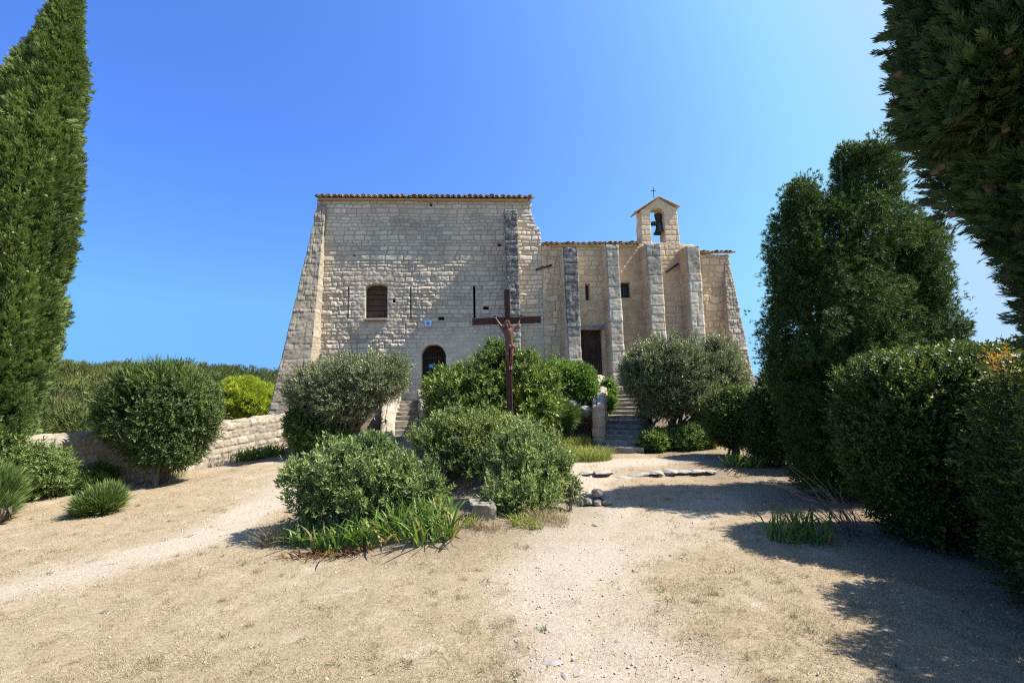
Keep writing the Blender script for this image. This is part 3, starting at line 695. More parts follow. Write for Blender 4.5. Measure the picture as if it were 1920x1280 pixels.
# big window with boarded shutter
def inset_panel(poly, v, name, mat, boards=0, horiz=True, gap=.012, grow=.04):
    us = [p[0] for p in poly]; zs = [p[1] for p in poly]; bm = bmesh.new()
    u0, u1, z0, z1 = min(us)-grow, max(us)+grow, min(zs)-grow, max(zs)+grow
    if not boards: add_box(bm, ((u0+u1)/2, v+.02, (z0+z1)/2), (u1-u0, .04, z1-z0))
    else:
        add_box(bm, ((u0+u1)/2, v+.06, (z0+z1)/2), (u1-u0-.02, .02, z1-z0-.02))
        for i in range(boards):
            dv = float(rng.normal()*.004)
            if horiz:
                h = (z1-z0)/boards; add_box(bm, ((u0+u1)/2, v+.02+dv, z0+(i+.5)*h), (u1-u0, .04, h-gap), None, .006)
            else:
                h = (u1-u0)/boards; add_box(bm, (u0+(i+.5)*h, v+.02+dv, (z0+z1)/2), (h-gap, .04, z1-z0), None, .006)
    return bmobj(name, bm, mat, chapel)
o = inset_panel(win, .24, "window", MAT['shutter'], 7); o["label"] = "arched window closed with brown boards"
bm = bmesh.new(); add_box(bm, ((W1[0]+W2[0])/2, -.0, W1[1]-.02), (W2[0]-W1[0]+.06, .34, .07), None, .015); s_ = bmobj("sill", bm, MAT['flag'], o)
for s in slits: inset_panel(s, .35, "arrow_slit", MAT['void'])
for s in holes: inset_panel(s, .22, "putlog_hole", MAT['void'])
# arched doorway: wooden leaf with a barred iron gate in front of it
dd = inset_panel(adoor, .42, "door", MAT['door'], 5, False); dd["label"] = "dark arched wooden door behind an iron grille"
bm = bmesh.new(); u0, u1 = D1[0]+.03, D2[0]-.03
for i in range(8):
    uu = u0+(u1-u0)*(i+.5)/8; zt = D2[1]+(DT-D2[1])*math.sqrt(max(0, 1-((uu-(u0+u1)/2)/((u1-u0)/2))**2))
    r = bmesh.ops.create_cone(bm, segments=6, radius1=.011, radius2=.011, depth=zt-1.3, cap_ends=True); bmesh.ops.translate(bm, verts=r['verts'], vec=(uu, .26, (zt+1.3)/2))
for zz in (1.5, 2.2, D2[1]-.03): add_box(bm, ((u0+u1)/2, .26, zz), (u1-u0, .02, .04))
bmobj("grille", bm, MAT['iron'], dd)
# nave door, slit window and barred window
dn = inset_panel(ndoor, .28, "door", MAT['door'], 4, False, .006); dn["label"] = "tall dark plank door in the nave"
bm = bmesh.new(); r = bmesh.ops.create_uvsphere(bm, u_segments=10, v_segments=6, radius=.03); bmesh.ops.translate(bm, verts=r['verts'], vec=(N1[0]+.1, .25, 2.2)); add_box(bm, (N1[0]+.1, .275, 2.2), (.05, .012, .14)); bmobj("handle", bm, MAT['iron'], dn)
bm = bmesh.new(); add_box(bm, ((N1[0]+N2[0])/2, .02, N2[1]+.06), (N2[0]-N1[0]+.3, .14, .15), None, .012); bmobj("lintel", bm, MAT['flag'], chapel)
inset_panel(nslit, .3, "slit_window", MAT['glass'])
wn = inset_panel(ngrill, .22, "window", MAT['glass']); wn["label"] = "small barred nave window"
bm = bmesh.new(); us = [p[0] for p in ngrill]; zs = [p[1] for p in ngrill]
for i in range(3): add_box(bm, (min(us)+(i+1)*(max(us)-min(us))/4, .12, (min(zs)+max(zs))/2), (.018, .018, max(zs)-min(zs)+.04))
for i in range(4): add_box(bm, ((min(us)+max(us))/2, .142, min(zs)+(i+1)*(max(zs)-min(zs))/5), (max(us)-min(us)+.04, .018, .018))
bmobj("grille", bm, MAT['iron'], wn)
# iron tie anchors
for (x0, y0, x1, y1) in ((1004, 506.5, 1034, 498), (1247, 511.5, 1270.5, 495)):
    a, b = fac(x0, y0), fac(x1, y1); bm = bmesh.new(); ln = math.hypot(b[0]-a[0], b[1]-a[1])
    add_box(bm, ((a[0]+b[0])/2, -.085, (a[1]+b[1])/2), (ln, .05, .06), Matrix.Rotation(-math.atan2(b[1]-a[1], b[0]-a[0]), 4, 'Y'), .006); bmobj("tie_anchor", bm, MAT['iron'], chapel)

# bell gable
def f_bell(U, Z):
    d, a, b, c = masonry(U, Z, 71, (.17, .24), (.3, .5), .006)
    j = 1-sstep(.004, .02, d); top = sstep(zB+1.25, zB+1.45, Z); j = j*(1-.8*top)
    r2 = fbm2(U, Z, 12, 7, 3)
    return (1-j)*.012+(r2-.5)*.012, {"tone": .6+(a-.5)*.6*(1-.6*top), "joint": j*.6, "ochre": .25*(fbm2(U, Z, 1.5, 3) > .5), "lichen": .4*top*fbm2(U, Z, 2, 9)}
bl, br = fac(1203, 457)[0], fac(1275, 457)[0]; tl, tr_ = fac(1202, 397)[0], fac(1268, 394)[0]; ap = fac(1234, 371); ez = fac(1202, 394)[1]; ez2 = fac(1268, 391)[1]
gout = [(bl, zB+.002), (br, zB+.002), (tr_, ez2), (ap[0], ap[1]), (tl, ez)]
o0, o1 = fac(1221.5, 455)[0], fac(1248, 455)[0]; gop = arch(o0, o1, fac(1235, 455.5)[1], fac(1220, 402)[1], fac(1234, 389)[1])
gable = panel("bell_gable", chapel, MAT['wall_nave'], np.arange(bl-.02, br+.03, .02), np.arange(zB+.002, ap[1]+.02, .02), gout, [gop], f_bell, .46)
rear = panel("rear_face", gable, MAT['wall_nave'], np.arange(bl-.02, br+.03, .03), np.arange(zB+.002, ap[1]+.02, .03), gout, [gop], lambda U, Z: (np.full(U.shape, -.462), {k_: v_ for k_, v_ in f_bell(U, Z)[1].items()}), .452)
bm = bmesh.new()
for (pa, pb) in (((fac(1191, 399)[0], fac(1191, 399)[1]), ap), (ap, (fac(1273.5, 389.5)[0], fac(1273.5, 389.5)[1]))):
    ln = math.hypot(pb[0]-pa[0], pb[1]-pa[1]); an = math.atan2(pb[1]-pa[1], pb[0]-pa[0])
    add_box(bm, ((pa[0]+pb[0])/2-.03*math.sin(an), .215, (pa[1]+pb[1])/2+.022), (ln, .60, .04), Matrix.Rotation(-an, 4, 'Y'), .012)
bmobj("gable_roof", bm, MAT['ashlar'], gable)
ca, cb = fac(1229.3, 371), fac(1227.5, 349.5)
bm = bmesh.new(); add_box(bm, (ca[0], .15, (ca[1]+cb[1])/2), (.018, .018, cb[1]-ca[1]+.05)); zc = fac(1228, 354)[1]; add_box(bm, (ca[0], .17, zc), (.17, .018, .018)); bmobj("cross", bm, MAT['iron'], gable)

# bell (hangs in the gable)
bc = fac(1236, 430, -.22)
bell = thing("bell", "dark bronze bell hanging from a wooden yoke in the gable arch", "bell", fw(bc[0], .22, bc[1]), FYAW)
prof = [(.0, .30), (.07, .295), (.095, .26), (.11, .2), (.125, .1), (.15, .02), (.19, -.05), (.225, -.09), (.215, -.095), (.17, -.05), (.12, .08), (.09, .22), (.0, .26)]
prof = [(r*.98, z-.06) for r, z in prof]; n = 24; V = []; Fq = []
for r, z in prof:
    for i in range(n): V.append((r*math.cos(6.2832*i/n), r*math.sin(6.2832*i/n), z))
for a in range(len(prof)-1):
    for i in range(n): Fq.append((a*n+i, a*n+(i+1) % n, (a+1)*n+(i+1) % n, (a+1)*n+i))
mesh("bell_body", V, Fq, MAT['bronze'], bell, smooth=True)
bm = bmesh.new(); r = bmesh.ops.create_uvsphere(bm, u_segments=10, v_segments=8, radius=.035); bmesh.ops.translate(bm, verts=r['verts'], vec=(0, 0, -.13)); add_box(bm, (0, 0, .02), (.016, .016, .28)); bmobj("clapper", bm, MAT['iron'], bell)
zy = fac(1236, 419.5, -.22)[1]-bc[1]
bm = bmesh.new(); add_box(bm, (.0, 0, zy), (o1-o0+.04, .13, .13), None, .01); bmobj("yoke", bm, MAT['door'], bell)
bm = bmesh.new()
for i, tl_ in enumerate((-.22, -.06, .08, .22)):
    add_box(bm, (tl_*.35*1.0, 0, zy+.20), (.075, .12, .34+.03*(i % 2)), Matrix.Rotation(tl_, 4, 'Y'), .01)
add_box(bm, (0, 0, zy-.1), (.16, .1, .12), None, .01)
bmobj("headstock", bm, MAT['door'], bell)

# enamel plaque and notice
pu = fac(803, 606.5); pl = thing("wall_plaque", "square pale blue plaque with a round emblem above the arched door", "sign", fw(pu[0], -.055, pu[1]), FYAW)
bm = bmesh.new(); add_box(bm, (0, 0, 0), (.262, .012, .232), None, .004); bmobj("panel", bm, MAT['sign_blue'], pl)
bm = bmesh.new(); add_box(bm, (0, -.008, 0), (.20, .004, .175), None, .001); bmobj("field", bm, MAT['sign_white'], pl)
bm = bmesh.new(); r = bmesh.ops.create_cone(bm, segments=24, radius1=.072, radius2=.072, depth=.004, cap_ends=True); bmesh.ops.rotate(bm, verts=r['verts'], matrix=Matrix.Rotation(math.pi/2, 3, 'X')); bmesh.ops.translate(bm, verts=r['verts'], vec=(0, -.0125, 0)); bmobj("disc", bm, MAT['sign_blue'], pl)
bm = bmesh.new(); add_box(bm, (0, -.017, 0), (.066, .004, .066), Matrix.Rotation(math.pi/4, 4, 'Y'), .001); bmobj("emblem", bm, MAT['sign_red'], pl)
bm = bmesh.new(); add_box(bm, (0, -.021, 0), (.026, .004, .026), Matrix.Rotation(math.pi/4, 4, 'Y'), .001); bmobj("emblem_centre", bm, MAT['sign_navy'], pl)
nu_ = fac(809, 686, -.2); no = thing("notice_board", "small bright blue notice on a dark post at the arched door", "notice", fw(nu_[0], .16, 1.3), FYAW)
bm = bmesh.new(); add_box(bm, (0, 0, nu_[1]-1.3), (.15, .012, .12), Matrix.Rotation(-.15, 4, 'X'), .003); bmobj("panel", bm, MAT['cloth_blue'], no)
bm = bmesh.new(); add_box(bm, (0, .02, (nu_[1]-1.3)/2), (.03, .02, nu_[1]-1.3)); bmobj("post", bm, MAT['iron'], no)

# ------------------------------------------------------------------ stairs with side walls
def rough_block(bm, c, s, rz, seed, amp=.025, cuts=2):
    r = bmesh.ops.create_cube(bm, size=1.0); es = list({e for v in r['verts'] for e in v.link_edges})
    bmesh.ops.subdivide_edges(bm, edges=es, cuts=cuts, use_grid_fill=True); vs = list(bm.verts)
    P = np.array([v.co[:] for v in vs]); W_ = P*np.array(s)
    cr = math.cos(rz); sr = math.sin(rz); W_ = np.stack([W_[:, 0]*cr-W_[:, 1]*sr, W_[:, 0]*sr+W_[:, 1]*cr, W_[:, 2]], -1)+np.array(c)
    n = np.stack([vn(W_, 5, seed+k_)-.5 for k_ in range(3)], -1)+.6*(np.stack([vn(W_, 13, seed+k_+9)-.5 for k_ in range(3)], -1))
    W_ = W_+n*amp*2
    for v, p in zip(vs, W_): v.co = p
def stairs(name, label, A, B, wa, wb, nst, z0, z1):
    """A foot centre, B head centre (xy)"""
    A = np.array(A); B = np.array(B); d = B-A; ln = np.linalg.norm(d); d /= ln; rz = math.atan2(d[1], d[0])-math.pi/2
    root = thing(name, label, "steps", (A[0], A[1], z0))
    for i in range(nst):
        f = (i+.5)/nst; c = A+(B-A)*f; ws = wa+(wb-wa)*f; zt = z0+(z1-z0)*(i+1)/nst; hh = (z1-z0)/nst
        bm = bmesh.new(); jit = rng.normal(size=3)*.012
        rough_block(bm, (c[0]-A[0]+jit[0], c[1]-A[1]+.04, zt-z0-.20+jit[2]*.5), (ws+rng.normal()*.04, ln/nst+.09, .40), rz+jit[1], 100+i, .016, 4)
        bmobj("step", bm, MAT['step'], root)
    return root
def sidewall(name, label, pts, width, group=None, mat='drystone', ch=(.12, .22), cw=(.16, .36)):
    """pts: (x, y, ztop); a rough stone wall with a ridge of flat slabs"""
    P = np.array(pts, float); n = max(40, int(np.linalg.norm(np.diff(P[:, :2], axis=0), axis=1).sum()/.024)); t = np.linspace(0, len(P)-1, n); Q = np.stack([np.interp(t, np.arange(len(P)), P[:, k_]) for k_ in range(3)], -1)
    tan = np.gradient(Q[:, :2], axis=0); tan /= np.linalg.norm(tan, axis=1, keepdims=True); nor = np.stack([-tan[:, 1], tan[:, 0]], -1)
    root = thing(name, label, "wall", (Q[0, 0], Q[0, 1], T(Q[0, 0], Q[0, 1])), 0, group); base = np.array(root.location)
    prof = [(-.5, None), (-.52, .5), (-.5, .92), (-.42, 1.0), (0, 1.03), (.42, 1.0), (.5, .92), (.52, .5), (.5, None)]
    prof2 = []
    for a_, b_ in zip(prof[:-1], prof[1:]):
        f0 = -.0 if a_[1] is None else a_[1]; f1 = 0. if b_[1] is None else b_[1]
        for s in np.linspace(0, 1, 28)[:-1]: prof2.append((a_[0]+(b_[0]-a_[0])*s, f0+(f1-f0)*s))
    prof2.append((.5, 0)); prof2 = np.array(prof2); m = len(prof2)
    zb = np.array([min(T(q[0], q[1]), q[2]-.3)-.3 for q in Q])
    XY = Q[:, None, :2]+nor[:, None]*(prof2[:, 0]*width)[None, :, None]
    Zw = zb[:, None]+(Q[:, 2]-zb)[:, None]*prof2[None, :, 1]
    V = np.concatenate([XY, Zw[..., None]], -1)
    s_ = np.cumsum(np.linalg.norm(np.diff(Q, axis=0, prepend=Q[:1]), axis=1)); S_ = np.repeat(s_[:, None], m, 1); pr_ = np.repeat((np.cumsum(np.hypot(np.diff(prof2[:, 0]*width, prepend=-.5*width), np.diff(prof2[:, 1], prepend=0))))[None], n, 0)
    d, a, b, c = masonry(S_, pr_, 77, ch, cw, .055)
    j = 1-sstep(.005, .03, d); nn = np.stack([vn(V, 6, 3+k_)-.5 for k_ in range(3)], -1)*.025+np.stack([vn(V, 19, 13+k_)-.5 for k_ in range(3)], -1)*.022; nx_ = np.stack([nor[:, 0][:, None]*np.sign(prof2[:, 0])[None], nor[:, 1][:, None]*np.sign(prof2[:, 0])[None], np.zeros((n, m))], -1); V = V+nn+nx_*((1-j)*(.02+.03*(a-.5)))[..., None]; V[..., 2] += ((a-.5)*.05+(1-j)*.015)*(prof2[None, :, 1] > .9)
    i = (np.arange(n-1)[:, None]*m+np.arange(m-1)[None]).ravel(); Fq = np.stack([i, i+m, i+m+1, i+1], -1)
    cap = []
    for r0 in (0, n-1):
        for q in range(m//2): cap.append((r0*m+q, r0*m+q+1, r0*m+m-2-q, r0*m+m-1-q) if r0 == 0 else (r0*m+m-1-q, r0*m+m-2-q, r0*m+q+1, r0*m+q))
    Fq = np.concatenate([Fq, np.array(cap)])
    mesh("masonry", V.reshape(-1, 3)-base, Fq, MAT[mat], root, {"tone": (.55+(a-.5)*.8).ravel(), "joint": (j*.7).ravel(), "ochre": np.zeros(n*m), "lichen": (np.clip(fbm2(S_, pr_, 1.2, 4)-.5, 0, 1)*.8).ravel()})
    return root
zl = 1.36
sA = onT(762, 850); sB = at(766, 747, 14.35)
stairs("stone_steps", "worn stone steps climbing to the arched door between bushes", (sA[0]+.02, 11.0), (sB[0]-.05, 14.4), 1.15, .95, 12, .1, zl)
stairs("stone_steps", "shaded stone steps climbing to the plank door beside the right olive trees", (2.58, 11.0), (3.70, 14.5), .92, 1.05, 12, .1, zl)
a = at(800, 770, 12.0); b = at(790, 733, 14.3)
sidewall("stair_wall", "low stone side wall with pale top, right of the arched door steps", [(a[0], 11.9, 1.05), (a[0]-.1, 12.5, 1.22), (b[0]-.02, 14.5, 1.66)], .27)
a = at(1120, 764, 11.7); b = at(1128, 704, 14.1)
sidewall("stair_wall", "curving stone side wall with sunlit top, left of the shaded steps", [(a[0], 11.6, at(1120, 762, 11.6)[2]), (a[0]+.12, 12.2, at(1122, 748, 12.2)[2]), (a[0]+.45, 13.2, at(1127, 725, 13.2)[2]), (b[0]+.02, 14.5, at(1128, 703, 14.3)[2])], .27)
a = at(735, 727, 13.9)
sidewall("stair_wall", "short pale wall behind the left olive tree, left of the arched door steps", [(at(722, 800, 11.4)[0], 11.5, .55), (at(728, 760, 12.8)[0], 12.8, 1.25), (a[0], 14.4, at(738, 722, 14.3)[2])], .3)
# ------------------------------------------------------------------ boundary wall on the left
def wpt(px, ptop, D):
    q = at(px, ptop, D); return (q[0], D, q[2])
pts = [wpt(60, 822, 8.0), wpt(100, 818, 8.35), wpt(160, 812, 8.9), wpt(250, 811, 9.7), wpt(330, 806, 10.6), wpt(400, 794, 11.5), wpt(470, 785, 12.4), wpt(560, 776, 13.5)]
pts = [(pts[0][0]-3, 6.0, pts[0][2]-.1)]+pts
sidewall("boundary_wall", "long low rubble wall with rounded pale top along the left edge of the terrace", pts, .42, ch=(.08, .17), cw=(.10, .30))

# ------------------------------------------------------------------ crucifix
DX = 9.5; cb_ = at(957, 808, DX); ct_ = at(949, 543, DX); cz = at(951, 601, DX)[2]
cx = cb_[0]; crux = thing("crucifix", "tall rusty brown iron cross with a cast crucified figure amid the bushes", "cross", (cx, DX, cb_[2]-.25), math.radians(-3))
bz = cb_[2]-.25
def bx(name, c, s, mat, par, bev=.006):
    bm = bmesh.new(); add_box(bm, c, s, None, bev); return bmobj(name, bm, mat, par)
top = ct_[2]-bz; zc = cz-bz
bx("upright", (0, 0, top/2), (.118, .118, top), MAT['rust'], crux)
xl = at(887, 601, DX)[0]-cx; xr = at(1013, 601, DX)[0]-cx
bm = bmesh.new()
add_box(bm, ((xl-.062)/2, 0, zc), (-.062-xl, .116, .135), None, .006); add_box(bm, ((xr+.062)/2, 0, zc), (xr-.062, .116, .135), None, .006)
bmobj("crossbeam", bm, MAT['rust'], crux)
for sx in (xl-.004, xr+.004): bx("end_cap", (sx, 0, zc), (.02, .128, .148), MAT['rust'], crux, .003)
kx = DX/F_PX
def J(px, py, y): return np.array([(px-951.3)*kx, -y, (601-py)*kx+zc])   # local coordinates of the cross, y towards the viewer
sk = []; ed = []; rad = []
def jt(p, r, parent=None):
    sk.append(tuple(p)); rad.append(r if isinstance(r, tuple) else (r, r))
    if parent is not None: ed.append((parent, len(sk)-1))
    return len(sk)-1
pel = jt(J(954.5, 650, .12), (.082, .062))
wst = jt(J(954, 642, .135), (.074, .055), pel); rib = jt(J(952.8, 632, .15), (.090, .068), wst); ch = jt(J(952.3, 623, .14), (.108, .072), rib)
nk = jt(J(951.6, 616.5, .15), .038, ch); hd0 = jt(J(951, 612, .17), (.045, .052), nk); hd1 = jt(J(950.6, 608, .175), (.05, .058), hd0)
ns = jt(J(950.2, 612, .225), .011, hd0)
for s, sh, el, wr, hn in ((-1, (943.8, 619.5), (936.5, 609), (930.5, 599.5), (928.9, 596)), (1, (960.5, 619.5), (970.5, 611.5), (974.3, 601.5), (976.2, 597))):
    a = jt(J(*sh, .13), .042, ch); m_ = jt(J((sh[0]+el[0])/2, (sh[1]+el[1])/2, .125), .036, a); b = jt(J(*el, .115), .029, m_); m2 = jt(J((el[0]+wr[0])/2, (el[1]+wr[1])/2+.2, .10), .027, b); c = jt(J(*wr, .085), .019, m2)
    d = jt(J(*hn, .082), (.026, .014), c)
    hd = np.array(sk[d])-np.array(sk[c]); hd /= np.linalg.norm(hd); sd = np.array([hd[2], 0, -hd[0]])
    for k_, (off, ln) in enumerate(((-.024, .040), (-.008, .047), (.008, .044), (.022, .035))):
        f1 = jt(np.array(sk[d])+hd*.024+sd*off, .0085, d); f2 = jt(np.array(sk[f1])+hd*ln*.5+np.array([0, -.010, 0]), .008, f1); jt(np.array(sk[f2])+hd*ln*.3+np.array([0, -.018, 0]), .0065, f2)
    th = jt(np.array(sk[d])-sd*s*.024*-1+np.array([0, -.012, 0]), .009, d); jt(np.array(sk[th])+sd*s*.018+hd*.016+np.array([0, -.008, 0]), .0075, th)
for s, hp, kn, ak, ft, toe in ((-1, (950.3, 655), (949.6, 668.5), (952.6, 686), (953.2, 690.5), (952.8, 695.5)), (1, (958.2, 655), (957.2, 668.5), (956.6, 686), (956.4, 691), (956.6, 696.5))):
    a = jt(J(*hp, .12), .058, pel); m_ = jt(J((hp[0]+kn[0])/2, (hp[1]+kn[1])/2, .15), .050, a); b = jt(J(*kn, .165), .039, m_); m2 = jt(J(kn[0]*.6+ak[0]*.4, kn[1]*.6+ak[1]*.4, .125), .040, b); c = jt(J(*ak, .085), .022, m2); d = jt(J(*ft, .10), (.028, .022), c); jt(J(*toe, .13), (.030, .012), d)
me = bpy.data.meshes.new("statue"); me.from_pydata(sk, ed, []); st = bpy.data.objects.new("statue", me); COL.objects.link(st); st.parent = crux; me.materials.append(MAT['cast'])
st["label"] = "reddish cast iron crucified figure in a loincloth, arms raised"
sm_ = st.modifiers.new("skin", 'SKIN'); sm_.use_smooth_shade = True
for v, r in zip(me.skin_vertices[0].data, rad): v.radius = r; v.use_root = False
me.skin_vertices[0].data[0].use_root = True
ss = st.modifiers.new("smooth", 'SUBSURF'); ss.levels = ss.render_levels = 2
def lump(name, c, s, seed, mat, par, amp=.25, f=18, sub=4):
    bm = bmesh.new(); bmesh.ops.create_icosphere(bm, subdivisions=sub, radius=1.0)
    P = np.array([v.co[:] for v in bm.verts]); W_ = P*np.array(s)+np.array(c); n_ = 1+amp*(2*vn(W_*np.array([1, 1, .35]), f, seed)-1)
    for v, p, q in zip(bm.verts, P, n_): v.co = p*np.array(s)*q+np.array(c)
    return bmobj(name, bm, mat, par, True)
lump("hair", J(950.8, 607.6, .160), (.066, .058, .062), 5, MAT['cast'], st, .25, 40); lump("hair", J(947.0, 613.5, .16), (.020, .03, .062), 6, MAT['cast'], st, .3, 40); lump("hair", J(955.6, 613.5, .16), (.020, .03, .062), 8, MAT['cast'], st, .3, 40)
lump("beard", J(950.6, 615.2, .205), (.026, .022, .030), 7, MAT['cast'], st, .3, 50)
lump("loincloth", J(954.3, 651.5, .125), (.098, .085, .062), 9, MAT['cast'], st, .22, 26)
lump("loincloth", J(962.5, 655, .11), (.030, .028, .085), 10, MAT['cast'], st, .3, 30)
bx("foot_block", J(955, 695, .075), (.10, .04, .10), MAT['rust'], crux, .01)

# ------------------------------------------------------------------ rocks
def rock_mesh(s, seed, sub=3, planes=9, amp=.07):
    rs = np.random.default_rng(seed); bm = bmesh.new(); bmesh.ops.create_icosphere(bm, subdivisions=sub, radius=1.0)
    P = np.array([v.co[:] for v in bm.verts])
    for _ in range(planes):
        n = rs.normal(size=3); n /= np.linalg.norm(n); d = rs.uniform(.55, .85); t = P@n-d; P = P-np.maximum(t, 0)[:, None]*n
    P = P*(1+amp*(2*vn(P, 3.5, seed)-1)[:, None]+amp*.5*(2*vn(P, 9, seed+1)-1)[:, None])*np.array(s)
    for v, p in zip(bm.verts, P): v.co = p
    return bm
def rock(name, label, cat, c, s, seed, mat='rock', rz=0., group=None, sub=3, planes=9):
    o = bmobj(name, rock_mesh(s, seed, sub, planes), MAT[mat], None, False)
    o.location = [float(q) for q in c]; o.rotation_euler = (0, 0, rz)
    return tag(o, label, cat, group)
c0 = onT(1119, 946)
def cr(dx, dy, z): return (c0[0]+dx, c0[1]+dy, c0[2]+z)
GC = "stones of the small cairn"
rock("stone", "rounded pinkish boulder on top of the small cairn", "stone", cr(.01, .0, .16), (.085, .085, .075), 1, rz=.3, group=GC)
rock("stone", "small white stone at the left end of the cairn", "stone", cr(-.21, -.03, .03), (.038, .05, .06), 2, rz=.8, group=GC)
rock("stone", "grey cairn stone below the boulder on its left side", "stone", cr(-.11, -.02, .06), (.075, .075, .06), 3, rz=.1, group=GC)
rock("stone", "dark middle stone in the front of the cairn", "stone", cr(.0, -.08, .045), (.06, .06, .055), 4, rz=1.2, group=GC)
rock("stone", "flat pale stone at the right front of the cairn", "stone", cr(.13, -.05, .03), (.09, .07, .045), 5, rz=.4, group=GC)
rock("stone", "tilted stone wedged right under the cairn boulder", "stone", cr(.11, .05, .08), (.085, .07, .06), 6, rz=2.2, group=GC)
rock("stone", "broad base stone at the back of the cairn", "stone", cr(-.04, .10, .05), (.12, .08, .075), 7, rz=.2, group=GC)
p = onT(1052, 922); rock("rock", "pale boulder half under the low right front bush, left of the cairn", "rock", p+[0, .1, .06], (.2, .15, .12), 8)
p = onT(1080, 915); rock("rock", "sharp white rock between the front bush and the cairn", "rock", p+[0, 0, .03], (.09, .07, .075), 9)
# pedestal of the old bed and rocks below the cross
p = onT(902, 983)
bm = bmesh.new(); rough_block(bm, (0, 0, 0), (.27, .30, .40), .25, 55, .05, 9); o = bmobj("stone_block", bm, MAT['step']); o.location = (p[0]+.02, p[1]+.26, p[2]-.02); tag(o, "rough masonry block topped with gravel between the front bushes", "stone block")
for i, (px, py, s, lab) in enumerate(((905, 940, .06, "flat chip of rock lying on the left of the masonry block"), (888, 938, .045, "small white pebble-like rock behind the masonry block"), (920, 939, .05, "grey rock on the right of the masonry block top"))):
    q = at(px, py, p[1]+.18); rock("rock", lab, "rock", (q[0], q[1], p[2]+.185), (s*1.0, s*.8, s*.5), 60+i)
for i, (px, py, D, s, lab) in enumerate(((945, 812, 9.3, .17, "white rock at the foot of the cross on its left"), (966, 811, 9.25, .15, "white rock at the foot of the cross on its right"), (986, 800, 9.3, .10, "upright pointed white stone right of the cross foot"), (993, 812, 9.25, .16, "weathered rock below the pointed stone near the cross"), (1014, 826, 9.2, .13, "low pale rock farthest right of the cross foot"), (955, 838, 9.1, .30, "big half hidden rock below the cross foot"), (985, 842, 9.1, .28, "large mossy rock under the pointed stone"))):
    q = at(px, py, D); rock("rock", lab, "rock", q-[0, 0, s*.3], (s, s*.8, s*(1.5 if 'pointed' in lab else .8)), 80+i, rz=i*.7)
for i, (px, py, D, s, lab) in enumerate(((1068, 765, 12.3, .33, "large grey outcrop rock under the trimmed green hedge"), (1090, 752, 12.6, .30, "grey rock under the right end of the trimmed hedge"), (1048, 780, 12.0, .28, "pale split rock on the slope left of the stair wall"), (1036, 795, 11.8, .18, "white rock above the yellow grass"), (1098, 772, 12.1, .2, "dark rock beside the curving stair wall"))):
    q = at(px, py, D); rock("rock", lab, "rock", q, (s*1.2, s, s*.85), 120+i, rz=i*1.3)
p = onT(95, 915); rock("rock", "long flat boulder among the low shrubs by the left cypress", "rock", p+[-.02, .35, .17], (.34, .2, .15), 131)
p = onT(265, 905); rock("rock", "small white rock in the grass before the dark left shrub", "rock", p+[0, 0, .03], (.075, .06, .06), 132)
p = onT(98, 928); rock("rock", "little white stone below the long flat boulder", "rock", p+[0, 0, .03], (.05, .04, .05), 133)
# edging of flat stones along the terrace step
GK = "flat edging stones of the terrace step"
ks = [(1098, 891, .18, "first"), (1130, 892, .30, ""), (1168, 894, .26, ""), (1203, 893, .25, ""), (1232, 892, .20, ""), (1258, 890, .18, ""), (1282, 890, .2, ""), (1308, 890, .18, ""), (1332, 889, .15, "")]
labs = ["small worn edging stone nearest the front bush, right of the centre", "big flat white edging stone left of the broad cracked one", "broad cracked white edging stone above the cairn", "flat pale edging stone right of the broad cracked one", "edging stone with a mossy front half way along the right step", "rough grey edging stone where grass overhangs the step", "edging stone just left of the rounded grey one near the shade", "rounded grey edging stone at the edge of the cypress shade", "last edging stone lying inside the cypress shade"]
for i, ((px, py, s, _), lab) in enumerate(zip(ks, labs)):
    q = onT(px, py); q[2] = T(q[0], q[1]+.12); o = rock("edging_stone", lab, "edging stone", (q[0], q[1]+.08, q[2]-.042), (s*1.0, .18+.05*(i % 3), .04), 150+i, 'flag', rz=(i % 3-1)*.12, group=GK, planes=14)
for i, (px, py, s, lab) in enumerate(((385, 893, .22, "low edging stone nearest the dark left shrub"), (430, 895, .26, "flat edging stone left of the two in the sunny grass"), (478, 894, .28, "long edging stone in the dry grass before the left olive"), (520, 893, .22, "pale edging stone touching the big front bush"))):
    q = onT(px, py); o = rock("edging_stone", lab, "edging stone", (q[0], q[1]+.08, T(q[0], q[1]+.12)-.042), (s*.9, .15, .05), 170+i, 'flag', rz=(i % 3-1)*.1, group=GK, planes=14)
# loose stones in the foreground
GF = "loose stones on the foreground gravel"
fs = [(1040, 1243, .055, "long flat white stone near the lower centre edge"), (1085, 1262, .035, "grey stone right of the long flat white stone"), (1058, 1268, .03, "round white pebble under the long flat white stone"), (1010, 1066, .05, "white stone in the centre of the gravel"), (1163, 1103, .045, "pale flat stone right of the gravel centre"), (970, 1200, .03, "white pebble left of the centre gravel"), (1135, 1200, .028, "dark pebble in the gravel, lower right"), (748, 1270, .022, "white pebble at the bottom edge in the straw"), (780, 1150, .025, "white pebble in the dry grass left of the gravel"), (1190, 1070, .04, "flat stone nearest the cypress shade tip"), (1160, 1205, .035, "round pale stone on the right of the gravel"), (126, 1210, .02, "white pebble in the straw at the lower left"), (970, 1068, .05, "flat stone left of the white centre stone"), (1115, 985, .05, "white stone at the lower edge of the cypress shade")]
for i, (px, py, s, lab) in enumerate(fs):
    q = onT(px, py); rock("stone", lab, "stone", q+[0, 0, s*.1], (s*(1.5 if 'long' in lab else .8), s*.62, s*.4), 200+i, 'flag', rz=i*.9, group=GF, sub=2)

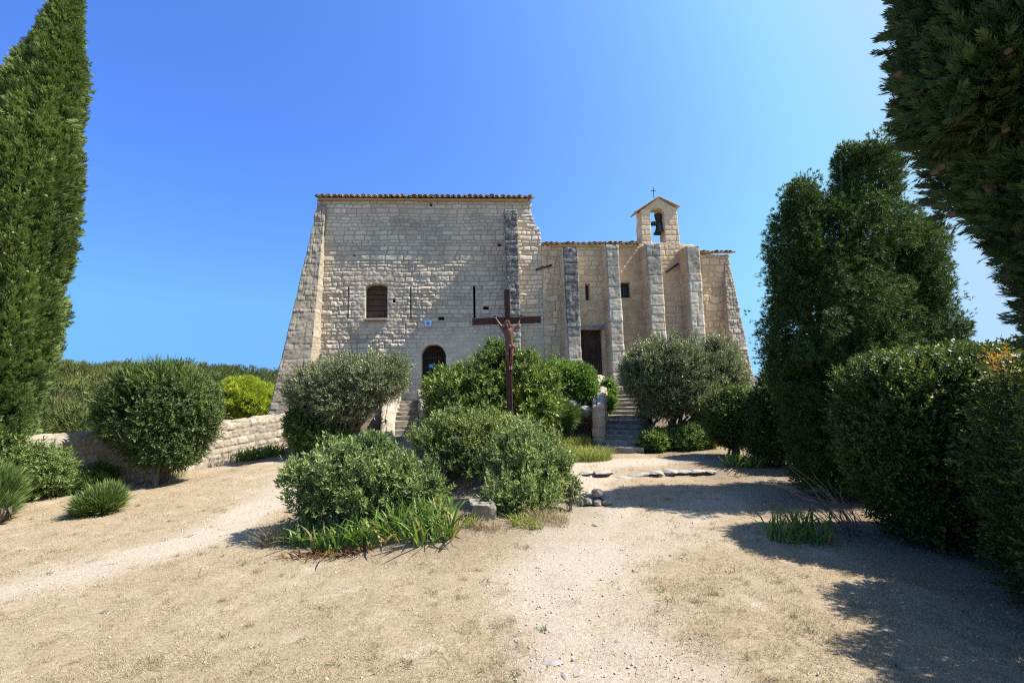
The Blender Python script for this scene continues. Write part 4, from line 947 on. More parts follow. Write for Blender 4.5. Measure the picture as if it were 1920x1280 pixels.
# ------------------------------------------------------------------ trees and shrubs
RS = np.random.default_rng(99)
TP_SPRAY = [t_spray(RS, 1, 7, .085) for _ in range(4)]
TP_FINE = [t_spray(RS, 1, 9, .06, .5, .3) for _ in range(4)]
TP_NEAR = [t_spray(RS, 1, 19, .036, .40, .22) for _ in range(5)]
TP_TUFT = [t_needles(RS, 9, 1., .11, 38) for _ in range(4)]
TP_NEED = [t_needles(RS, 10, 1., .045, 22) for _ in range(4)]
TP_PINE = [t_needles(RS, 12, 1., .07, 40) for _ in range(4)]
TP_OLIVE = [t_leafy(9, .30, .075, .8, 50, RS) for _ in range(4)]
TP_LAUR = [t_leafy(8, .42, .17, .6, 62, RS) for _ in range(4)]
TP_SHRUB = [t_leafy(9, .36, .15, .75, 60, RS) for _ in range(4)]
TP_BOX = [t_leafy(10, .26, .14, .85, 58, RS) for _ in range(4)]

def column(name, label, base, lean, prof, n, mat, templates, size, seed, lump=.16, up=1.3, jit=.45, trunk_r=.14, extra_lobes=(), tint=.45, gap=.30, group=None, shell=.35):
    """columnar cypress: prof = [(height, radius)]"""
    rs = np.random.default_rng(seed); prof = np.array(prof); H = prof[-1, 0]
    hs = rs.random(n*2)*H; r = np.interp(hs, prof[:, 0], prof[:, 1]); k_ = rs.random(n*2)*prof[:, 1].max() < r+.08
    hs = hs[k_][:n]; r = r[k_][:n]; th = rs.random(len(hs))*2*np.pi
    q = np.stack([np.cos(th)*1.6, np.sin(th)*1.6, hs*.45], -1)
    lm = 1+lump*(2*vn(q, 2.0, seed)-1)*1.4+lump*.8*(2*vn(q, 5., seed+1)-1)
    t = 1-shell*rs.random(len(hs))**1.6
    P = np.stack([np.cos(th)*r*lm*t, np.sin(th)*r*lm*t, hs], -1); P[:, :2] += np.array(lean)*(hs/H)[:, None]
    N = np.stack([np.cos(th), np.sin(th), np.zeros(len(hs))], -1)
    for lb in extra_lobes:
        p2, n2, _ = lobe_points([lb[:6]], int(lb[6]), rs, .35, lump, 3.0); P = np.concatenate([P, p2]); N = np.concatenate([N, n2])
    kp = ~((vn(P, 2.6, seed+3) < gap) & (rs.random(len(P)) < .85)); P, N = P[kp], N[kp]
    P = P+np.array(base)
    t_ = np.linspace(0, 1, 8); path = np.array(base)+np.stack([lean[0]*t_, lean[1]*t_, H*.93*t_-.05], -1)
    tr = [(path, np.linspace(trunk_r, .02, 8))]
    for b_ in range(26):
        h0 = rs.uniform(.08, .85)*H; a_ = rs.random()*6.28; rr_ = np.interp(h0, prof[:, 0], prof[:, 1])*.8; s_ = np.linspace(0, 1, 5)
        o_ = np.array(base)+np.array([lean[0]*h0/H, lean[1]*h0/H, h0]); tr.append((o_+np.stack([np.cos(a_)*rr_*s_, np.sin(a_)*rr_*s_, .9*rr_*s_**1.4], -1), np.linspace(.03, .008, 5)))
    for lb in extra_lobes:
        e = np.array(base)+np.array(lb[:3]); s_ = np.linspace(0, 1, 6)[:, None]; tr.append((np.array(base)*(1-s_)+e*s_, np.linspace(.06, .015, 6)))
    return plant(name, label, "tree", base, mat, templates, P, N, size, rs, up, jit, tint, .13, 1.4, tr, group, part='crown')
# left cypress
b = np.array([-9.22, 7.6, T(-9.22, 7.6)]); tp = at(132, -12, 7.6); Ht = tp[2]-b[2]
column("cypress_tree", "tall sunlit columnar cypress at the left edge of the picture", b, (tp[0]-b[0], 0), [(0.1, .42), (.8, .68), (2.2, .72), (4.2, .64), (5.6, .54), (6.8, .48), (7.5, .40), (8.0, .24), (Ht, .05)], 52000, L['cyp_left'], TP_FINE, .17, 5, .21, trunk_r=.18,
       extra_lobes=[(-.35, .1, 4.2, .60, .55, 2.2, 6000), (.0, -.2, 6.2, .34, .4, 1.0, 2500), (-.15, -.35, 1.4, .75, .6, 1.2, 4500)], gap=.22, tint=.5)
cyl = bpy.context.scene.objects['cypress_tree']; cr_ = np.random.default_rng(8); bm = bmesh.new(); bmesh.ops.create_icosphere(bm, subdivisions=2, radius=.02); cmd = None
Vc = np.empty(len(cyl.children[0].data.vertices)*3, np.float32); cyl.children[0].data.vertices.foreach_get("co", Vc); Vc = Vc.reshape(-1, 3); nv_ = 0
dv_ = Vc @ np.array([.75, -.66, 0])
for k_ in cr_.permutation(len(Vc)):
    q = Vc[k_]; ax_ = (tp[0]-b[0])*q[2]/Ht; rr_ = math.hypot(q[0]-ax_, q[1])
    if rr_ < .30 or (q[0]-ax_)*.75-q[1]*.66 < rr_*.55: continue
    if nv_ == 0: o = bmobj("cone", bm, MAT['cone_pale'], cyl, True); cmd = o.data
    else:
        o = bpy.data.objects.new("cone", cmd); COL.objects.link(o); o.parent = cyl
    o.location = (float(q[0]+.02), float(q[1]-.03), float(q[2])); o.scale = [.8+.5*cr_.random()]*3; nv_ += 1
    if nv_ >= 90: break
# broad cypress on the right, several rounded heads
b = np.array([5.15, 6.9, T(5.15, 6.9)])
def L3(px, py, D, rx, ry, rz):
    q = at(px, py, D); return (q[0], D, q[2], rx, ry, rz)
D2_ = 6.9
lob = [L3(1550, 470, D2_-.1, .42, .45, .62), L3(1700, 520, D2_, .5, .5, .8), L3(1625, 345, D2_, .46, .5, .62), L3(1595, 440, D2_, .80, .75, .75), L3(1500, 385, D2_-.1, .24, .3, .42), L3(1490, 480, D2_-.1, .42, .45, .8), L3(1720, 470, D2_+.2, .34, .4, .6), L3(1560, 620, D2_-.1, 1.0, .95, 1.5), L3(1690, 620, D2_+.1, .68, .7, 1.35), L3(1492, 650, D2_-.1, .42, .5, 1.2), L3(1600, 790, D2_, .95, .9, 1.2), L3(1750, 700, D2_+.2, .45, .5, 1.0), L3(1580, 860, D2_-.1, .75, .7, .75), L3(1655, 310, D2_, .22, .25, .3), L3(1590, 305, D2_, .2, .25, .32)]
lob = [(*l_[:3], l_[3]*.92, l_[4]*.9, l_[5]*.94) for l_ in lob]
rs = np.random.default_rng(12); P, N, t = lobe_points(lob, 115000, rs, .30, .30, 4.2, 2., .28, 4.0, .15)
Pi, Ni, _ = lobe_points([(l_[0], l_[1], l_[2], l_[3]*.7, l_[4]*.7, l_[5]*.75) for l_ in lob], 9000, rs, .6, .1, 2)
for _ in range(420):
    k_ = rs.integers(len(P)); 
    if N[k_][1] > .5: continue
    r_ = rs.uniform(.07, .15); d = sphere_dirs(70, rs); P = np.concatenate([P, P[k_]+N[k_]*r_*.1+d*r_*[1, 1, 1.25]]); N = np.concatenate([N, d])
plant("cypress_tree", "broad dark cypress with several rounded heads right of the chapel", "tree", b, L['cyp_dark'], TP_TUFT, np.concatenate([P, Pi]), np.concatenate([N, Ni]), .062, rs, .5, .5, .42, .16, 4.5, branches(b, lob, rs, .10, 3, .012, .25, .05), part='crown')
# near cypress, upper right
D3 = 1.72; k3 = D3/2.75
b = np.array([3.0, D3, T(3.0, D3)])
lob = [L3(2090, 130, D3, 1.0, .75, 1.3), L3(2330, 480, D3, .86, .7, 1.2), L3(2120, -150, D3, 1.1, .75, 1.2), L3(2140, -420, D3, .9, .7, 1.2), L3(2480, 850, D3, .72, .55, .9), L3(1910, 0, D3-.06, .48, .6, .7), L3(1888, 140, D3-.06, .44, .5, .42), L3(2225, 690, D3-.06, .46, .5, .7), L3(2075, 330, D3-.06, .52, .5, .6), L3(2155, 540, D3-.06, .48, .5, .6)]
lob = [(*l_[:3], l_[3]*k3, l_[4]*k3, l_[5]*k3) for l_ in lob]
rs = np.random.default_rng(14); P, N, t = lobe_points(lob, 100000, rs, .30, .2, 3.4, 2., .24, 5)
Pi, Ni, _ = lobe_points([(l_[0], l_[1], l_[2], l_[3]*.7, l_[4]*.7, l_[5]*.75) for l_ in lob], 9000, rs, .6, .1, 2)
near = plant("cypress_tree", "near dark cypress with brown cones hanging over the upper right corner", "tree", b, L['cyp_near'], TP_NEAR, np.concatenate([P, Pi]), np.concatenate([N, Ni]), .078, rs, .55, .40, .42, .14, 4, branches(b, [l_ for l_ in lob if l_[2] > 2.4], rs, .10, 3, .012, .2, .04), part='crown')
cm = None
for i, (px, py) in enumerate(((1705, 70), (1705, 95), (1710, 115), (1684, 139), (1771, 104), (1746, 162), (1890, 96), (1886, 243), (1751, 323), (1763, 314), (1775, 304), (1783, 402))):
    D = None
    for d_ in np.arange(D3-.7, D3+.4, .01):
        q = at(px, py, d_)
        if any((((q-np.array(l_[:3]))/np.array(l_[3:]))**2).sum() < 1.02 for l_ in lob): D = d_-.03; break
    q = at(px, py, D if D else D3-.25)-b
    if cm is None:
        bm = bmesh.new(); bmesh.ops.create_icosphere(bm, subdivisions=3, radius=.0115); Pv = np.array([v.co[:] for v in bm.verts]); nv_ = 1+.25*(np.abs(2*vn(Pv, 160, 3)-1)-.5)
        for v, s_ in zip(bm.verts, nv_): v.co = v.co*s_
        o = bmobj("cone", bm, MAT['cone'], near, True); cm = o.data
    else:
        o = bpy.data.objects.new("cone", cm); COL.objects.link(o); o.parent = near
    o.location = [float(x) for x in q]; o.scale = [(.9+.25*((i*7) % 5)/5)]*3

def bush(name, label, base, lobes, n, mat, tmpl, size, seed, cat="shrub", lump=.22, lf=2.4, up=.5, jit=.6, gap=.28, gf=3., tint=.45, r0=.03, nb=3, pw=2., inner=.2, shell=.4, low=None, group=None, wob=.05, tvar=.19, bark='bark', shoots=0):
    rs = np.random.default_rng(seed); P, N, t = lobe_points(lobes, n, rs, shell, lump, lf, pw, gap, gf)
    if shoots:
        for _ in range(shoots):
            lb = lobes[rs.integers(len(lobes))]; d = rs.normal(size=3); d[2] = abs(d[2])*.9+.15; d /= np.linalg.norm(d)
            r3 = np.array(lb[3:]); c = np.array(lb[:3])+d*r3*.95; ax = d*.6+np.array([0, 0, .6])+rs.normal(size=3)*.25; ax /= np.linalg.norm(ax); ln = r3.mean()*rs.uniform(.25, .75)
            q_ = int(rs.uniform(10, 26)); h_ = rs.random(q_)
            P = np.concatenate([P, c+ax*(h_*ln)[:, None]+rs.normal(size=(q_, 3))*.022*(1+1.5*(1-h_))[:, None]]); N = np.concatenate([N, ax+rs.normal(size=(q_, 3))*.6])
    if inner:
        Pi, Ni, _ = lobe_points([(*l_[:3], *(np.array(l_[3:])*.68)) for l_ in lobes], int(n*inner), rs, .7, .1, 2, pw); P = np.concatenate([P, Pi]); N = np.concatenate([N, Ni])
    kp = P[:, 2] > terr(P[:, 0], P[:, 1])+(.02 if low is None else low); P, N = P[kp], N[kp]
    return plant(name, label, cat, base, L[mat], tmpl, P, N, size, rs, up, jit, tint, tvar, 2.0, (branches(base, lobes, rs, r0, nb, .006, .3, wob)+(branches(base, [(l_[0], l_[1], l_[2]+l_[5]*.35, l_[3]*1.7, l_[4]*1.7, l_[5]*1.5) for l_ in lobes], rs, r0*.5, 4, .0025, .3, wob*.7) if shoots > 85 else [])) if r0 else None, group, bark)
def B(x, y): return np.array([x, y, T(x, y)])
# olive trees
q = onT(655, 830)
DO = 11.6; ba = B(at(652, 800, DO)[0], DO)
lob = [L3(625, 725, DO, .82, .8, .50), L3(700, 715, DO, .68, .8, .52), L3(585, 740, DO-.1, .50, .6, .40), L3(650, 755, DO-.3, .68, .6, .45), L3(650, 705, DO+.1, .8, .7, .42), L3(590, 770, DO, .40, .5, .36), L3(742, 700, DO, .22, .3, .30)]
bush("olive_tree", "silvery olive tree with a dark leaning trunk, left of the arched door steps", ba, lob, 17000, 'olive', TP_OLIVE, .21, 21, "tree", .22, 2.6, .7, .55, .25, 2.5, .5, .075, 2, inner=.15, low=.45, shoots=40)
D4 = 11.9
for i, (px, lob, lab, n) in enumerate((
    (1228, [L3(1205, 705, D4, .46, .7, .55), L3(1230, 690, D4, .55, .7, .60), L3(1232, 770, D4-.1, .38, .5, .40)], "leftmost silvery olive tree of the three, overhanging the shaded steps", 9000),
    (1262, [L3(1275, 690, D4-.1, .58, .7, .60), L3(1290, 740, D4-.2, .6, .6, .42), L3(1255, 735, D4-.3, .5, .5, .45), L3(1310, 700, D4, .48, .6, .55)], "middle olive tree with a leaning forked trunk", 9000),
    (1288, [L3(1345, 700, D4+.1, .55, .6, .60), L3(1365, 720, D4+.1, .40, .5, .42), L3(1325, 745, D4, .55, .6, .42), L3(1350, 665, D4+.1, .32, .4, .40)], "rightmost olive tree reaching over the round hedge shrub", 8000))):
    D = D4-.15*i; bb = B(at(px-12+i*3, 800, D)[0], D)
    bush("olive_tree", lab, bb, lob, n, 'olive', TP_OLIVE, .21, 25+i, "tree", .22, 2.6, .8, .5, .22, 2.5, .46, .085, 2, inner=.15, low=.75, group="olive trees right of the shaded steps", shoots=40)
# middle bushes in front of the chapel
DM = 11.4
lob = [L3(852, 745, DM, .64, .7, .55), L3(905, 720, DM+.1, .58, .7, .60), L3(945, 690, DM+.2, .48, .6, .50), L3(836, 775, DM-.1, .42, .5, .5), L3(900, 770, DM-.3, .8, .6, .5), L3(985, 720, DM+.1, .52, .6, .58), L3(990, 770, DM-.2, .5, .5, .5), L3(935, 672, DM+.2, .26, .4, .34), L3(858, 712, DM+.1, .32, .4, .28), L3(1020, 750, DM, .42, .5, .5), L3(818, 735, DM, .24, .4, .34)]
bush("laurel_bush", "big glossy green bush behind the cross between the two stairs", B(at(905, 800, DM)[0], DM), lob, 11000, 'laurel', TP_LAUR, .20, 31, lump=.46, lf=2.2, gap=.42, gf=2.2, tint=.5, r0=.04, shoots=60)
DH = 12.7
lob = [L3(1058, 722, DH, .76, .5, .55), L3(1030, 722, DH, .5, .5, .55), L3(1086, 725, DH, .40, .45, .50)]
bush("hedge", "dense bright green trimmed hedge beside the curving stair wall", B(at(1075, 770, DH)[0], DH), lob, 15000, 'privet', TP_BOX, .15, 33, "hedge", .10, 2.6, .5, .6, .15, 3., .5, .035, 3, pw=3.0, shoots=25)
bb = B(at(1140, 740, 13.2)[0], 13.2); lob = [L3(1141, 735, 13.2, .16, .16, .36), L3(1138, 757, 12.9, .12, .14, .22)]
bush("climbing_shrub", "thin light green shrub growing on the steps behind the curving wall", bb, lob, 900, 'privet', TP_LAUR, .16, 34, gap=.3, tint=.7, r0=.012)
lob = [L3(1035, 775, 11.7, .30, .3, .30), L3(1060, 782, 11.8, .25, .3, .22)]
bush("shrub", "wispy olive brown shrub among rocks under the trimmed hedge", B(lob[0][0], 11.7), lob, 1500, 'broom', TP_NEED, .28, 35, up=1.0, tint=.4, r0=.012)
# front bed
DA = 5.75
lob = [L3(640, 905, DA, .62, .6, .42), L3(712, 908, DA, .54, .55, .38), L3(580, 905, DA, .42, .45, .32), L3(675, 868, DA+.1, .36, .5, .26), L3(762, 932, DA+.05, .36, .45, .25), L3(620, 872, DA+.1, .36, .4, .26), L3(660, 960, DA-.1, .62, .45, .34), L3(760, 950, DA-.05, .42, .4, .30), L3(545, 892, DA, .16, .2, .12), L3(524, 905, DA-.05, .10, .1, .08), L3(662, 842, DA+.15, .14, .15, .14), L3(705, 838, DA+.15, .12, .15, .12), L3(570, 960, DA-.1, .32, .35, .28), L3(738, 885, DA+.1, .26, .3, .20), L3(800, 940, DA, .25, .3, .22)]
lob = [(lob[0][0]+.10+(l_[0]-lob[0][0])*.86, l_[1], .10+(l_[2]-.10)*.90, l_[3]*.84, l_[4]*.84, l_[5]*.84) for l_ in lob]
bush("shrub", "large grey green leafy shrub behind the front irises", B(at(680, 1000, DA)[0], DA), lob, 5600, 'shrub', TP_SHRUB, .135, 41, lump=.58, lf=2.6, up=.75, jit=.75, gap=.47, gf=3.2, tint=.5, r0=.022, nb=5, shell=.8, inner=.06, shoots=170)
DB = 7.7
lob = [L3(850, 850, DB, .55, .5, .45), L3(900, 840, DB, .45, .5, .42), L3(810, 840, DB, .28, .35, .26), L3(870, 880, DB-.1, .5, .45, .35), L3(940, 835, DB, .35, .4, .32), L3(845, 812, DB+.1, .3, .35, .24), L3(980, 842, DB-.2, .34, .4, .28), L3(905, 808, DB+.1, .28, .3, .20)]
bush("shrub", "olive green shrub with yellow tips in the middle of the bed below the cross", B(at(880, 900, DB)[0], DB), lob, 5200, 'shrub_y', TP_SHRUB, .125, 43, lump=.52, lf=2.6, up=.8, gap=.46, gf=3.2, tint=.52, r0=.02, nb=5, shell=.8, inner=.06, shoots=130)
DC = 6.25
lob = [L3(985, 880, DC, .42, .42, .36), L3(955, 880, DC, .28, .3, .3), L3(1020, 890, DC, .26, .3, .24), L3(985, 840, DC+.2, .34, .35, .22), L3(975, 930, DC-.25, .40, .35, .34), L3(1000, 945, DC-.25, .34, .3, .26), L3(938, 958, DC-.5, .18, .18, .22), L3(975, 960, DC-.35, .32, .25, .22), L3(1045, 905, DC, .16, .18, .13)]
bush("shrub", "rounded green leafy shrub on the right of the bed next to the cairn", B(at(980, 975, DC-.2)[0], DC-.1), lob, 4200, 'shrub', TP_SHRUB, .12, 45, lump=.52, lf=2.6, up=.75, gap=.45, gf=3.2, tint=.56, r0=.02, nb=5, shell=.8, inner=.06, shoots=130)
lob = [L3(1062, 916, 6.35, .13, .14, .10)]
bush("weed", "grey leafy weed in front of the sharp white rock", B(lob[0][0], 6.35), lob, 420, 'olive', TP_SHRUB, .11, 46, "plant", gap=.2, tint=.5, r0=.008)
# left group
DL = 9.1
lob = [L3(300, 775, DL, .92, .8, .70), L3(255, 760, DL, .50, .6, .5), L3(350, 755, DL, .52, .6, .50), L3(300, 725, DL, .62, .6, .38), L3(310, 830, DL-.1, .58, .55, .45), L3(375, 790, DL, .32, .4, .42), L3(235, 790, DL, .30, .4, .42), L3(335, 845, DL-.2, .34, .4, .3)]
bush("dark_shrub", "big dark dome shaped shrub against the boundary wall", B(at(305, 885, DL)[0], DL), lob, 26000, 'rosemary', TP_SHRUB, .13, 51, lump=.16, lf=3., up=.6, gap=.26, gf=3., tint=.42, r0=.03, nb=5, low=.12, shoots=60)
rs = np.random.default_rng(52); P, N, _ = lobe_points([L3(300, 722, DL-.1, .66, .6, .36), L3(255, 765, DL-.3, .42, .5, .4)], 620, rs, .2, .1, 2); kp = N[:, 2] > .15
q = B(at(290, 885, DL-.5)[0], DL-.5)
plant("broom_shrub", "wispy broom stems sticking out of the top of the big dark shrub", "shrub", q, L['broom'], TP_NEED, P[kp], N[kp], .27, rs, 1.2, .5, .35, .12, 2, branches(q, [L3(300, 730, DL-.1, .4, .4, .2)], rs, .02, 8))
q = onT(180, 965)
rs = np.random.default_rng(53); P, N, _ = lobe_points([(q[0]-.06, q[1], q[2]+.05, .12, .14, .08), (q[0]+.08, q[1]+.05, q[2]+.10, .11, .14, .12)], 1500, rs, .7, .1, 2); kp = P[:, 2] > q[2]+.0
plant("broom_shrub", "small bright green broom tuft alone in the dry grass on the left", "shrub", q, L['broom'], TP_NEED, P[kp], N[kp], .26, rs, 2.0, .42, .5, .12, 3, branches(q, [(q[0], q[1], q[2]+.2, .15, .15, .05)], rs, .012, 8))
q = onT(-5, 985); rs = np.random.default_rng(54); P, N, _ = lobe_points([(q[0]-.3, q[1]+.1, q[2]+.12, .22, .2, .15), (q[0]-.6, q[1]+.3, q[2]+.30, .35, .3, .3)], 3600, rs, .7, .1, 2); kp = P[:, 2] > q[2]
plant("broom_shrub", "green broom clump cut by the left edge below the tall cypress", "shrub", q, L['broom'], TP_NEED, P[kp], N[kp], .26, rs, 1.8, .4, .45, .12, 3, branches(q, [(q[0], q[1], q[2]+.2, .15, .15, .05)], rs, .012, 8))
q = onT(100, 928); lob = [(q[0]-.1, q[1]-.05, q[2]+.06, .36, .2, .12), (q[0]+.40, q[1]+.25, q[2]+.12, .19, .2, .17), (q[0]+.2, q[1]+.7, q[2]+.16, .24, .2, .2), (q[0]-.6, q[1]+.3, q[2]+.22, .30, .3, .26)]
bush("shrub", "low spreading green shrub around the long flat boulder", q, lob, 6500, 'broom', TP_TUFT, .10, 55, gap=.25, up=.8, tint=.35, r0=.012)
q = at(95, 870, 7.9); lob = [(q[0]-.1, 7.9, .45, .36, .35, .38), (q[0]-.65, 7.6, .62, .5, .4, .5), (q[0]-1.1, 7.3, .55, .5, .4, .5)]
bush("shrub", "tangled yellow green shrub at the foot of the tall left cypress", B(q[0], 7.9), lob, 7000, 'broom', TP_SHRUB, .12, 56, gap=.3, up=.8, tint=.55, r0=.02)
# pine behind the wall
DP = 31.; lob = [L3(455, 752, DP, 1.55, 1.5, 1.1), L3(425, 755, DP, .9, 1.2, 1.0), L3(485, 755, DP, .9, 1.1, 1.0), L3(450, 730, DP, 1.15, 1.1, .6), L3(497, 745, DP+.5, .6, .8, .8), L3(412, 740, DP-.3, .6, .7, .6), L3(465, 722, DP, .6, .7, .4), L3(435, 728, DP, .6, .7, .45)]
q = at(415, 800, DP); pb = np.array([q[0], DP, T(q[0], DP)])
bush("pine_tree", "bright yellow green pine rising behind the boundary wall", pb, lob, 14000, 'pine', TP_PINE, .34, 57, "tree", .26, 2.8, .9, .6, .30, 2.0, .55, .10, 3, inner=.15, low=-9)
# green plants under the left olive and along the wall
lob = [L3(570, 812, 11.2, .35, .35, .36), L3(560, 790, 11.3, .25, .3, .26), L3(615, 818, 11.1, .4, .4, .26)]
bush("shrub", "dark shrub in the shade under the left olive tree", B(lob[0][0], 11.2), lob, 4500, 'laurel', TP_SHRUB, .14, 58, tint=.35, r0=.015)
lob = [L3(1245, 828, 11.3, .40, .35, .26), L3(1290, 822, 11.3, .38, .35, .30), L3(1225, 828, 11.1, .30, .3, .22), L3(1320, 815, 11.4, .3, .3, .35)]
bush("shrub", "low leafy undergrowth around the right olive trunks", B(lob[0][0], 11.3), lob, 4600, 'laurel', TP_LAUR, .14, 59, tint=.5, r0=.012)
# right hand hedges
lob = [L3(1378, 785, 9.9, .52, .5, .60), L3(1350, 790, 9.9, .26, .35, .45), L3(1400, 780, 9.9, .35, .4, .52)]
bush("round_shrub", "rounded clipped shrub right of the olive trees", B(at(1378, 850, 9.9)[0], 9.9), lob, 12000, 'box', TP_BOX, .12, 61, lump=.12, gap=.15, tint=.55, r0=.03, up=.8, shoots=30)
lob = [L3(1455, 780, 9.0, .42, .45, .62), L3(1470, 740, 9.1, .4, .4, .45), L3(1445, 830, 8.9, .38, .4, .4), L3(1500, 800, 8.8, .45, .5, .7)]
bush("shrub", "dark shaded shrub between the round shrub and the broad cypress", B(at(1465, 870, 8.9)[0], 8.9), lob, 12000, 'box', TP_BOX, .13, 62, lump=.18, gap=.2, tint=.35, r0=.03, up=.8, shoots=40)
# big hedge, clipped box on the right
DG = 4.75
lob = [(4.55, DG+.1, 1.10, .80, .60, .80), (4.45, DG+.1, .60, .55, .5, .60), (4.9, DG-.2, 1.05, .75, .60, .84), (4.10, DG+.2, 1.18, .40, .5, .66), (5.2, DG-.5, 1.0, .7, .6, .88)]
bush("hedge", "tall clipped dark green hedge with sunlit top on the right", B(4.3, DG), lob, 47000, 'box', TP_BOX, .125, 63, "hedge", .09, 3.2, .7, .6, .18, 4., .45, .04, 5, pw=4.0, inner=.2, shell=.32)
lob = [(4.2, 3.45, .85, .55, .45, .98), (4.75, 3.3, .95, .6, .5, 1.1), (3.86, 2.72, .9, .52, .5, 1.0)]
bush("hedge", "shaded hedge end cut by the right edge of the picture", B(4.4, 3.4), lob, 17000, 'box', TP_BOX, .11, 64, "hedge", .14, 3.2, .7, .6, .2, 4., .4, .04, 4, pw=3.4, inner=.2, shell=.32)
lob = [L3(1885, 690, 3.75, .10, .1, .14), L3(1875, 715, 3.75, .06, .07, .08)]
bush("autumn_shrub", "sprig of orange leaves on top of the right hedge end", B(lob[0][0], 3.75), lob, 100, 'orange', TP_SHRUB, .075, 65, gap=.1, tint=.5, r0=.006)
# dead twigs in front of the hedge
q = onT(1600, 1005); pt = []; rs = np.random.default_rng(66)
for i in range(26):
    e = np.array([-.25-.5*rs.random(), .3*rs.normal(), .25+.45*rs.random()]); t_ = np.linspace(0, 1, 6)[:, None]; pp = e*t_+np.array([.12*rs.normal(), .1*rs.normal(), .0])+rs.normal(size=(6, 3))*.015; pp[:, 2] += .12*np.sin(t_[:, 0]*3); pt.append((pp, np.linspace(.006, .002, 6)))
tv, tf = tube(pt, 5, 2); o = mesh("dead_branch", tv, tf, MAT['bark_pale'], loc=tuple(q)); tag(o, "tangle of dry leafless twigs leaning out of the dark hedge", "branch")

# iris clumps: sword leaves
def blades(base_pts, hgt, wid, lean, rs, seg=5, droop=.5):
    n = len(base_pts); a = rs.random(n)*6.28; ln = hgt*(.6+.5*rs.random(n)); wd = wid*(.7+.5*rs.random(n)); le = lean*np.abs(rs.normal(size=n)); dr = droop*rs.random(n)
    wd = wd*(1.25 if wid > .01 else 1.0)
    s = np.linspace(0, 1, seg+1); dirx, diry = np.cos(a), np.sin(a)
    out = le[:, None]*s+dr[:, None]*s**3; z = ln[:, None]*(s-.35*dr[:, None]*s**3-.2*le[:, None]*s**2); o_ = ln[:, None]*out
    C = np.stack([o_*dirx[:, None], o_*diry[:, None], z], -1)+base_pts[:, None]
    wv = wd[:, None]*(np.clip(1-s, 0, 1)**.55*(.6+.8*s)); b = a+rs.normal(size=n)*.9+1.57; sd = np.stack([np.cos(b), np.sin(b), b*0], -1)
    Lf = C-sd[:, None]*wv[..., None]; Rt = C+sd[:, None]*wv[..., None]
    V = np.stack([Lf, Rt], 2).reshape(n, -1, 3); m = (seg+1)*2; i = np.arange(seg)*2
    F = np.stack([i, i+1, i+3, i+2], -1); F = (np.arange(n)[:, None, None]*m+F[None]).reshape(-1, 4)
    tn = np.repeat((.45+.2*rs.normal(size=n))[:, None], m, 1)+np.repeat(.25*(s-.5), 2)[None]
    dead = rs.random(n) < .10; tn[dead] = 1.0
    return V.reshape(-1, 3), F, np.clip(tn, 0, 1).ravel()
def iris(label, c, rx, ry, n, hgt, wid, seed, lean=.35, group="iris clumps", tone=0., mat='iris', name="iris_clump", droop=.5, cat="plant"):
    rs = np.random.default_rng(seed); r = np.sqrt(rs.random(n)); t_ = rs.random(n)*6.28; x = c[0]+rx*r*np.cos(t_); y = c[1]+ry*r*np.sin(t_)
    Pb = np.stack([x, y, terr(x, y)-.01], -1)-np.array(c); V, Fq, A = blades(Pb, hgt, wid, lean, rs, droop=droop)
    o = mesh(name, V, Fq, L[mat], None, {"tint": np.clip(A+tone, 0, 1)}, loc=tuple(c)); return tag(o, label, cat, group)
iris("leftmost iris clump with drooping yellow leaves at the front of the bed", onT(572, 1018), .20, .16, 60, .30, .014, 1, .45, tone=.05, droop=.7)
iris("iris clump with broad pale leaves below the large shrub", onT(628, 1028), .24, .14, 85, .33, .016, 2, .4, droop=.6)
iris("iris clump in the front middle beside a curled dead leaf", onT(700, 1015), .24, .16, 85, .33, .015, 3, .4, droop=.6)
iris("thick bright iris clump fanning out over the masonry block", onT(800, 1000), .34, .22, 190, .40, .014, 4, .45, tone=.04)
iris("iris clump half hidden behind the front irises, right of the large shrub", onT(760, 985), .25, .15, 90, .40, .014, 5, .35)
iris("iris clump with red tinged tips on the dark ground before the hedge", onT(1500, 1010), .34, .2, 120, .34, .013, 6, .5)
iris("sunlit iris clump at the foot of the round shrub", onT(1395, 875), .40, .2, 150, .32, .013, 7, .5)
iris("dark green iris row growing along the foot of the boundary wall", onT(490, 858), .62, .22, 260, .36, .016, 8, .3, tone=-.25)
iris("small weed tuft in the sun before the dark left shrub", onT(330, 893), .22, .08, 90, .16, .006, 9, .4, mat='grass_y', name="weed", group="weeds")
iris("yellow green tall grass at the foot of the shaded steps", onT(1085, 862), .72, .35, 1500, .36, .006, 10, .5, mat='grass_y', name="tall_grass", group="grass tufts", cat="grass")
iris("taller grass tuft on the slope left of the shaded steps", B(at(1075, 835, 11.6)[0], 11.6), .6, .35, 900, .42, .006, 11, .45, mat='grass_y', name="tall_grass", group="grass tufts", cat="grass")
iris("dry straw tuft at the left end of the iris bed", onT(525, 1015), .22, .2, 500, .26, .003, 12, .6, mat='straw', name="straw_tuft", group="dry grass tufts", cat="grass")
iris("dry straw tuft under the rounded shrub next to the cairn", onT(1020, 975), .30, .18, 500, .20, .003, 13, .6, mat='straw', name="straw_tuft", group="dry grass tufts", cat="grass")
iris("dead brown leaves at the foot of the front irises", onT(620, 1040), .5, .07, 120, .10, .012, 14, 1.2, mat='dead', name="dead_leaves", group="dry grass tufts", cat="leaves")
iris("green weeds at the foot of the right shrub of the bed", onT(985, 985), .2, .1, 160, .16, .006, 15, .5, mat='grass_y', name="weed", group="weeds")
iris("dry weeds at the foot of the rough masonry block", onT(905, 990), .20, .06, 200, .13, .003, 17, .7, mat='straw', name="straw_tuft", group="dry grass tufts", cat="grass")
